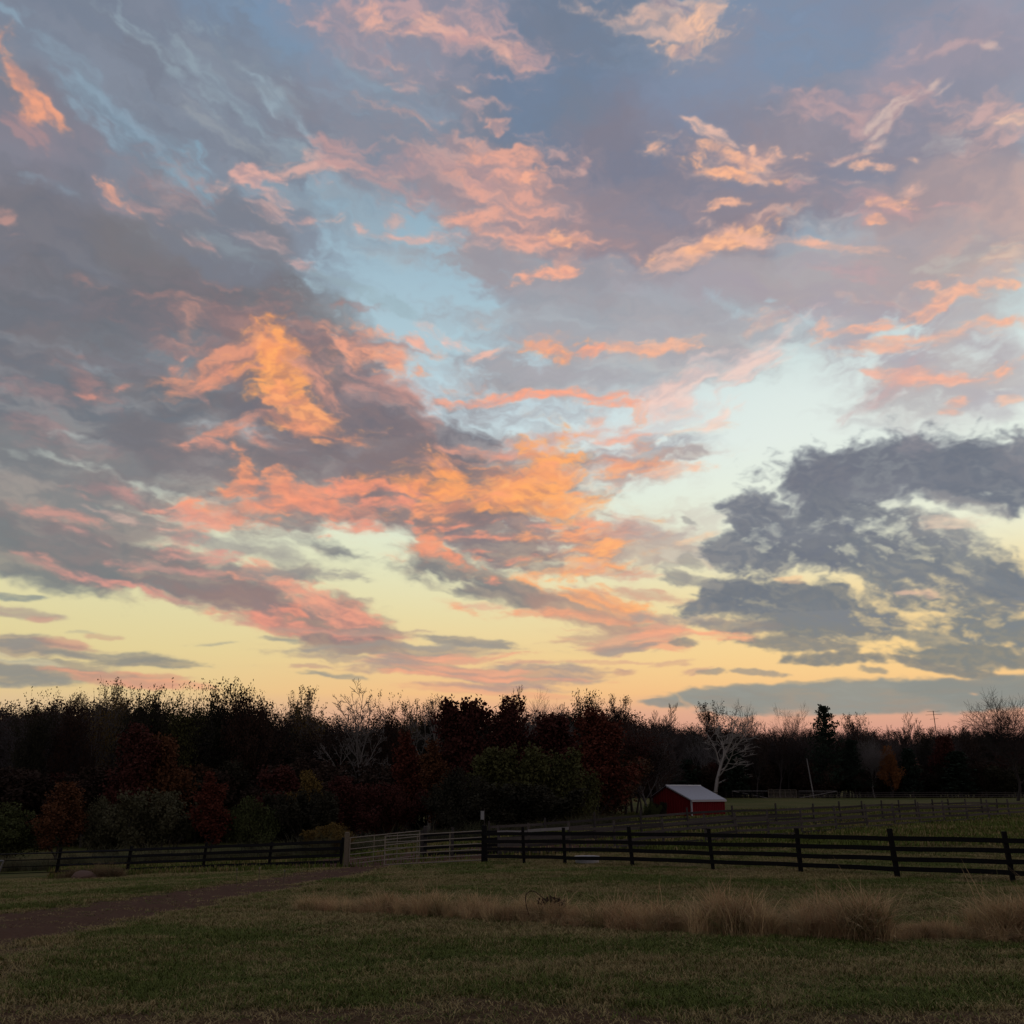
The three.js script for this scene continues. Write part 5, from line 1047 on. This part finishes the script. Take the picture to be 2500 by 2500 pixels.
// the unmown bank of tall dry grass
const strawMat = std(1, 1, 1, 1, { side: THREE.DoubleSide, transmission: 0.4, thickness: 0 });
const tall = [3, 4].map((s) => tuftGeo(s, 30, 0.014, 1, 0.3, 0.85, 3));
function dryBank(label, pts, count, seed, tint = 1, green = 0) {          // pts: x, D, depth of the bank, height
  const r = rng(seed), a = [], b = [];
  for (let i = 0; i < count; i++) {
    const s = r() * (pts.length - 1), k = Math.floor(s), t = s - k, P = pts[k].map((v, j) => lerp(v, pts[Math.min(k + 1, pts.length - 1)][j], t)), across = Math.pow(r(), 0.8), x = P[0] + (r() - 0.5) * 0.5, D = P[1] + across * P[2], clump = 0.5 + 1.0 * (fbm(x * 1.3 + seed, D * 1.3, 3) + 0.45);
    const hh = P[3] * clump * (0.7 + 0.5 * r()) * (0.75 + 0.4 * Math.sin(Math.min(1, across * 1.3) * 3.0)), tone = 0.7 + 0.6 * r(), red = r();
    (r() < 0.5 ? a : b).push({ x, D, turn: r() * 6.28, w: Math.max(0.15, hh) * (0.6 + 0.5 * r()), h: Math.max(0.12, hh), tx: (r() - 0.35) * 0.75, tz: (r() - 0.5) * 0.9, c: (red < 0.3 ? [0.36, 0.225, 0.115] : red < 0.88 ? [0.5, 0.365, 0.185] : [0.13, 0.125, 0.045]).map((v, j) => v * tone * tint * (green && j === 0 ? 0.75 : 1)) });
  }
  const root = new THREE.Group(); root.name = numbered(green ? 'scrub_weeds' : 'tall_dry_grass'); tag(root, label, 'tall grass', null, 'stuff');
  for (const [g, l] of [[tall[0], a], [tall[1], b]]) { const im = scatter('blades', null, g, l, strawMat); im.name = 'blades'; delete im.userData.category; root.add(im); }
  scene.add(root);
}
dryBank('long bank of tall straw-coloured unmown grass across the lawn', [[-4.3, 21.0, 0.7, 0.22], [-3.6, 20.2, 1.0, 0.4], [-2.2, 19.2, 1.1, 0.4], [-0.8, 18.3, 1.1, 0.44], [0.5, 17.4, 1.1, 0.38], [1.2, 17.0, 1.1, 0.32], [2.2, 16.4, 1.2, 0.46], [3.2, 15.8, 1.2, 0.54], [4.2, 15.4, 1.2, 0.56], [5.0, 15.1, 1.1, 0.64], [5.35, 15.0, 0.8, 0.56]], 2300, 21);
dryBank('low trampled straw between the long bank and the clump at the right edge', [[5.4, 15.0, 0.6, 0.16], [6.1, 15.1, 0.9, 0.25], [6.9, 15.0, 0.7, 0.18]], 420, 33);
dryBank('clump of tall straw-coloured grass at the right edge', [[7.05, 14.7, 0.9, 0.5], [7.8, 14.5, 1.1, 0.58], [8.9, 14.2, 1.2, 0.56]], 560, 45);
dryBank('thin dry stalks on the lawn behind the long bank', [[-2.0, 22.5, 2, 0.18], [0, 21, 2, 0.18], [3, 19, 2, 0.2], [5.5, 18, 2, 0.18]], 90, 57);
{ // dark dry seed stalk bent over the bank
  const g = thing('dead_weed', 'dark dead weed stalk arching above the dry grass bank', 'weed', 0.35, 17.9), m = std(0.045, 0.03, 0.022);
  for (const pts of [[[0, 0, 0], [-0.1, 0.3, 0], [-0.1, 0.47, 0.01], [0.0, 0.53, 0.02], [0.16, 0.44, 0.02], [0.24, 0.36, 0.03]], [[0.05, 0, 0.05], [0.22, 0.3, 0.04], [0.34, 0.42, 0.05], [0.46, 0.4, 0.05], [0.55, 0.31, 0.05]]]) part('stalk', new THREE.TubeGeometry(new THREE.CatmullRomCurve3(pts.map((q) => V3(...q))), 24, 0.008, 5), m, g);
  const r = rng(5), ms = new Mesher(); for (let i = 0; i < 70; i++) { const x = 0.1 + r() * 0.5; ms.leaf(V3(x, 0.42 - Math.abs(x - 0.3) * 0.25 + (r() - 0.5) * 0.1, (r() - 0.5) * 0.1), 0.06, r, 0.9); }; part('seed_heads', ms.geo(), std(0.05, 0.032, 0.024, 0.9, { side: THREE.DoubleSide }), g);
}
{ // weeds and stones by the left fence
  const g = thing('field_stone', 'brown field stone among weeds in front of the left black fence', 'stone', -18.9, 44.6), s = new THREE.IcosahedronGeometry(0.42, 3), p = s.attributes.position;
  for (let i = 0; i < p.count; i++) { const v = V3(p.getX(i), p.getY(i), p.getZ(i)), k = 1 + 0.35 * noise(v.x * 2.4 + 3, v.y * 2.4 + v.z * 1.7); p.setXYZ(i, v.x * k * 1.25, v.y * k * 0.62 + 0.12, v.z * k); } s.computeVertexNormals(); part('stone', s, std(0.11, 0.072, 0.055), g);
}
dryBank('rank brown weeds around the field stone by the left fence', [[-20.2, 44.6, 1.0, 0.5], [-19.2, 45.2, 1.0, 0.4], [-18.2, 44.8, 1.0, 0.7], [-17.6, 45, 1.0, 0.45]], 300, 61, 0.38);
dryBank('rank grey-green weeds in front of the thickets behind the left fence', [[-40, 56, 4, 0.8], [-34, 57, 4, 1.0], [-28, 57, 4, 0.7], [-22, 58, 4, 1.0], [-16, 58, 4, 0.8], [-11, 58, 4, 1.1], [-8, 60, 5, 0.9]], 1500, 71, 0.28, 1);
dryBank('dark rank weeds at the foot of the middle thicket', [[-8, 66, 5, 0.9], [-3, 67, 4, 1.0], [2, 68, 4, 0.8], [6, 71, 4, 1.0], [9, 75, 4, 0.7]], 900, 83, 0.2, 1);
renderer.render(scene, camera);
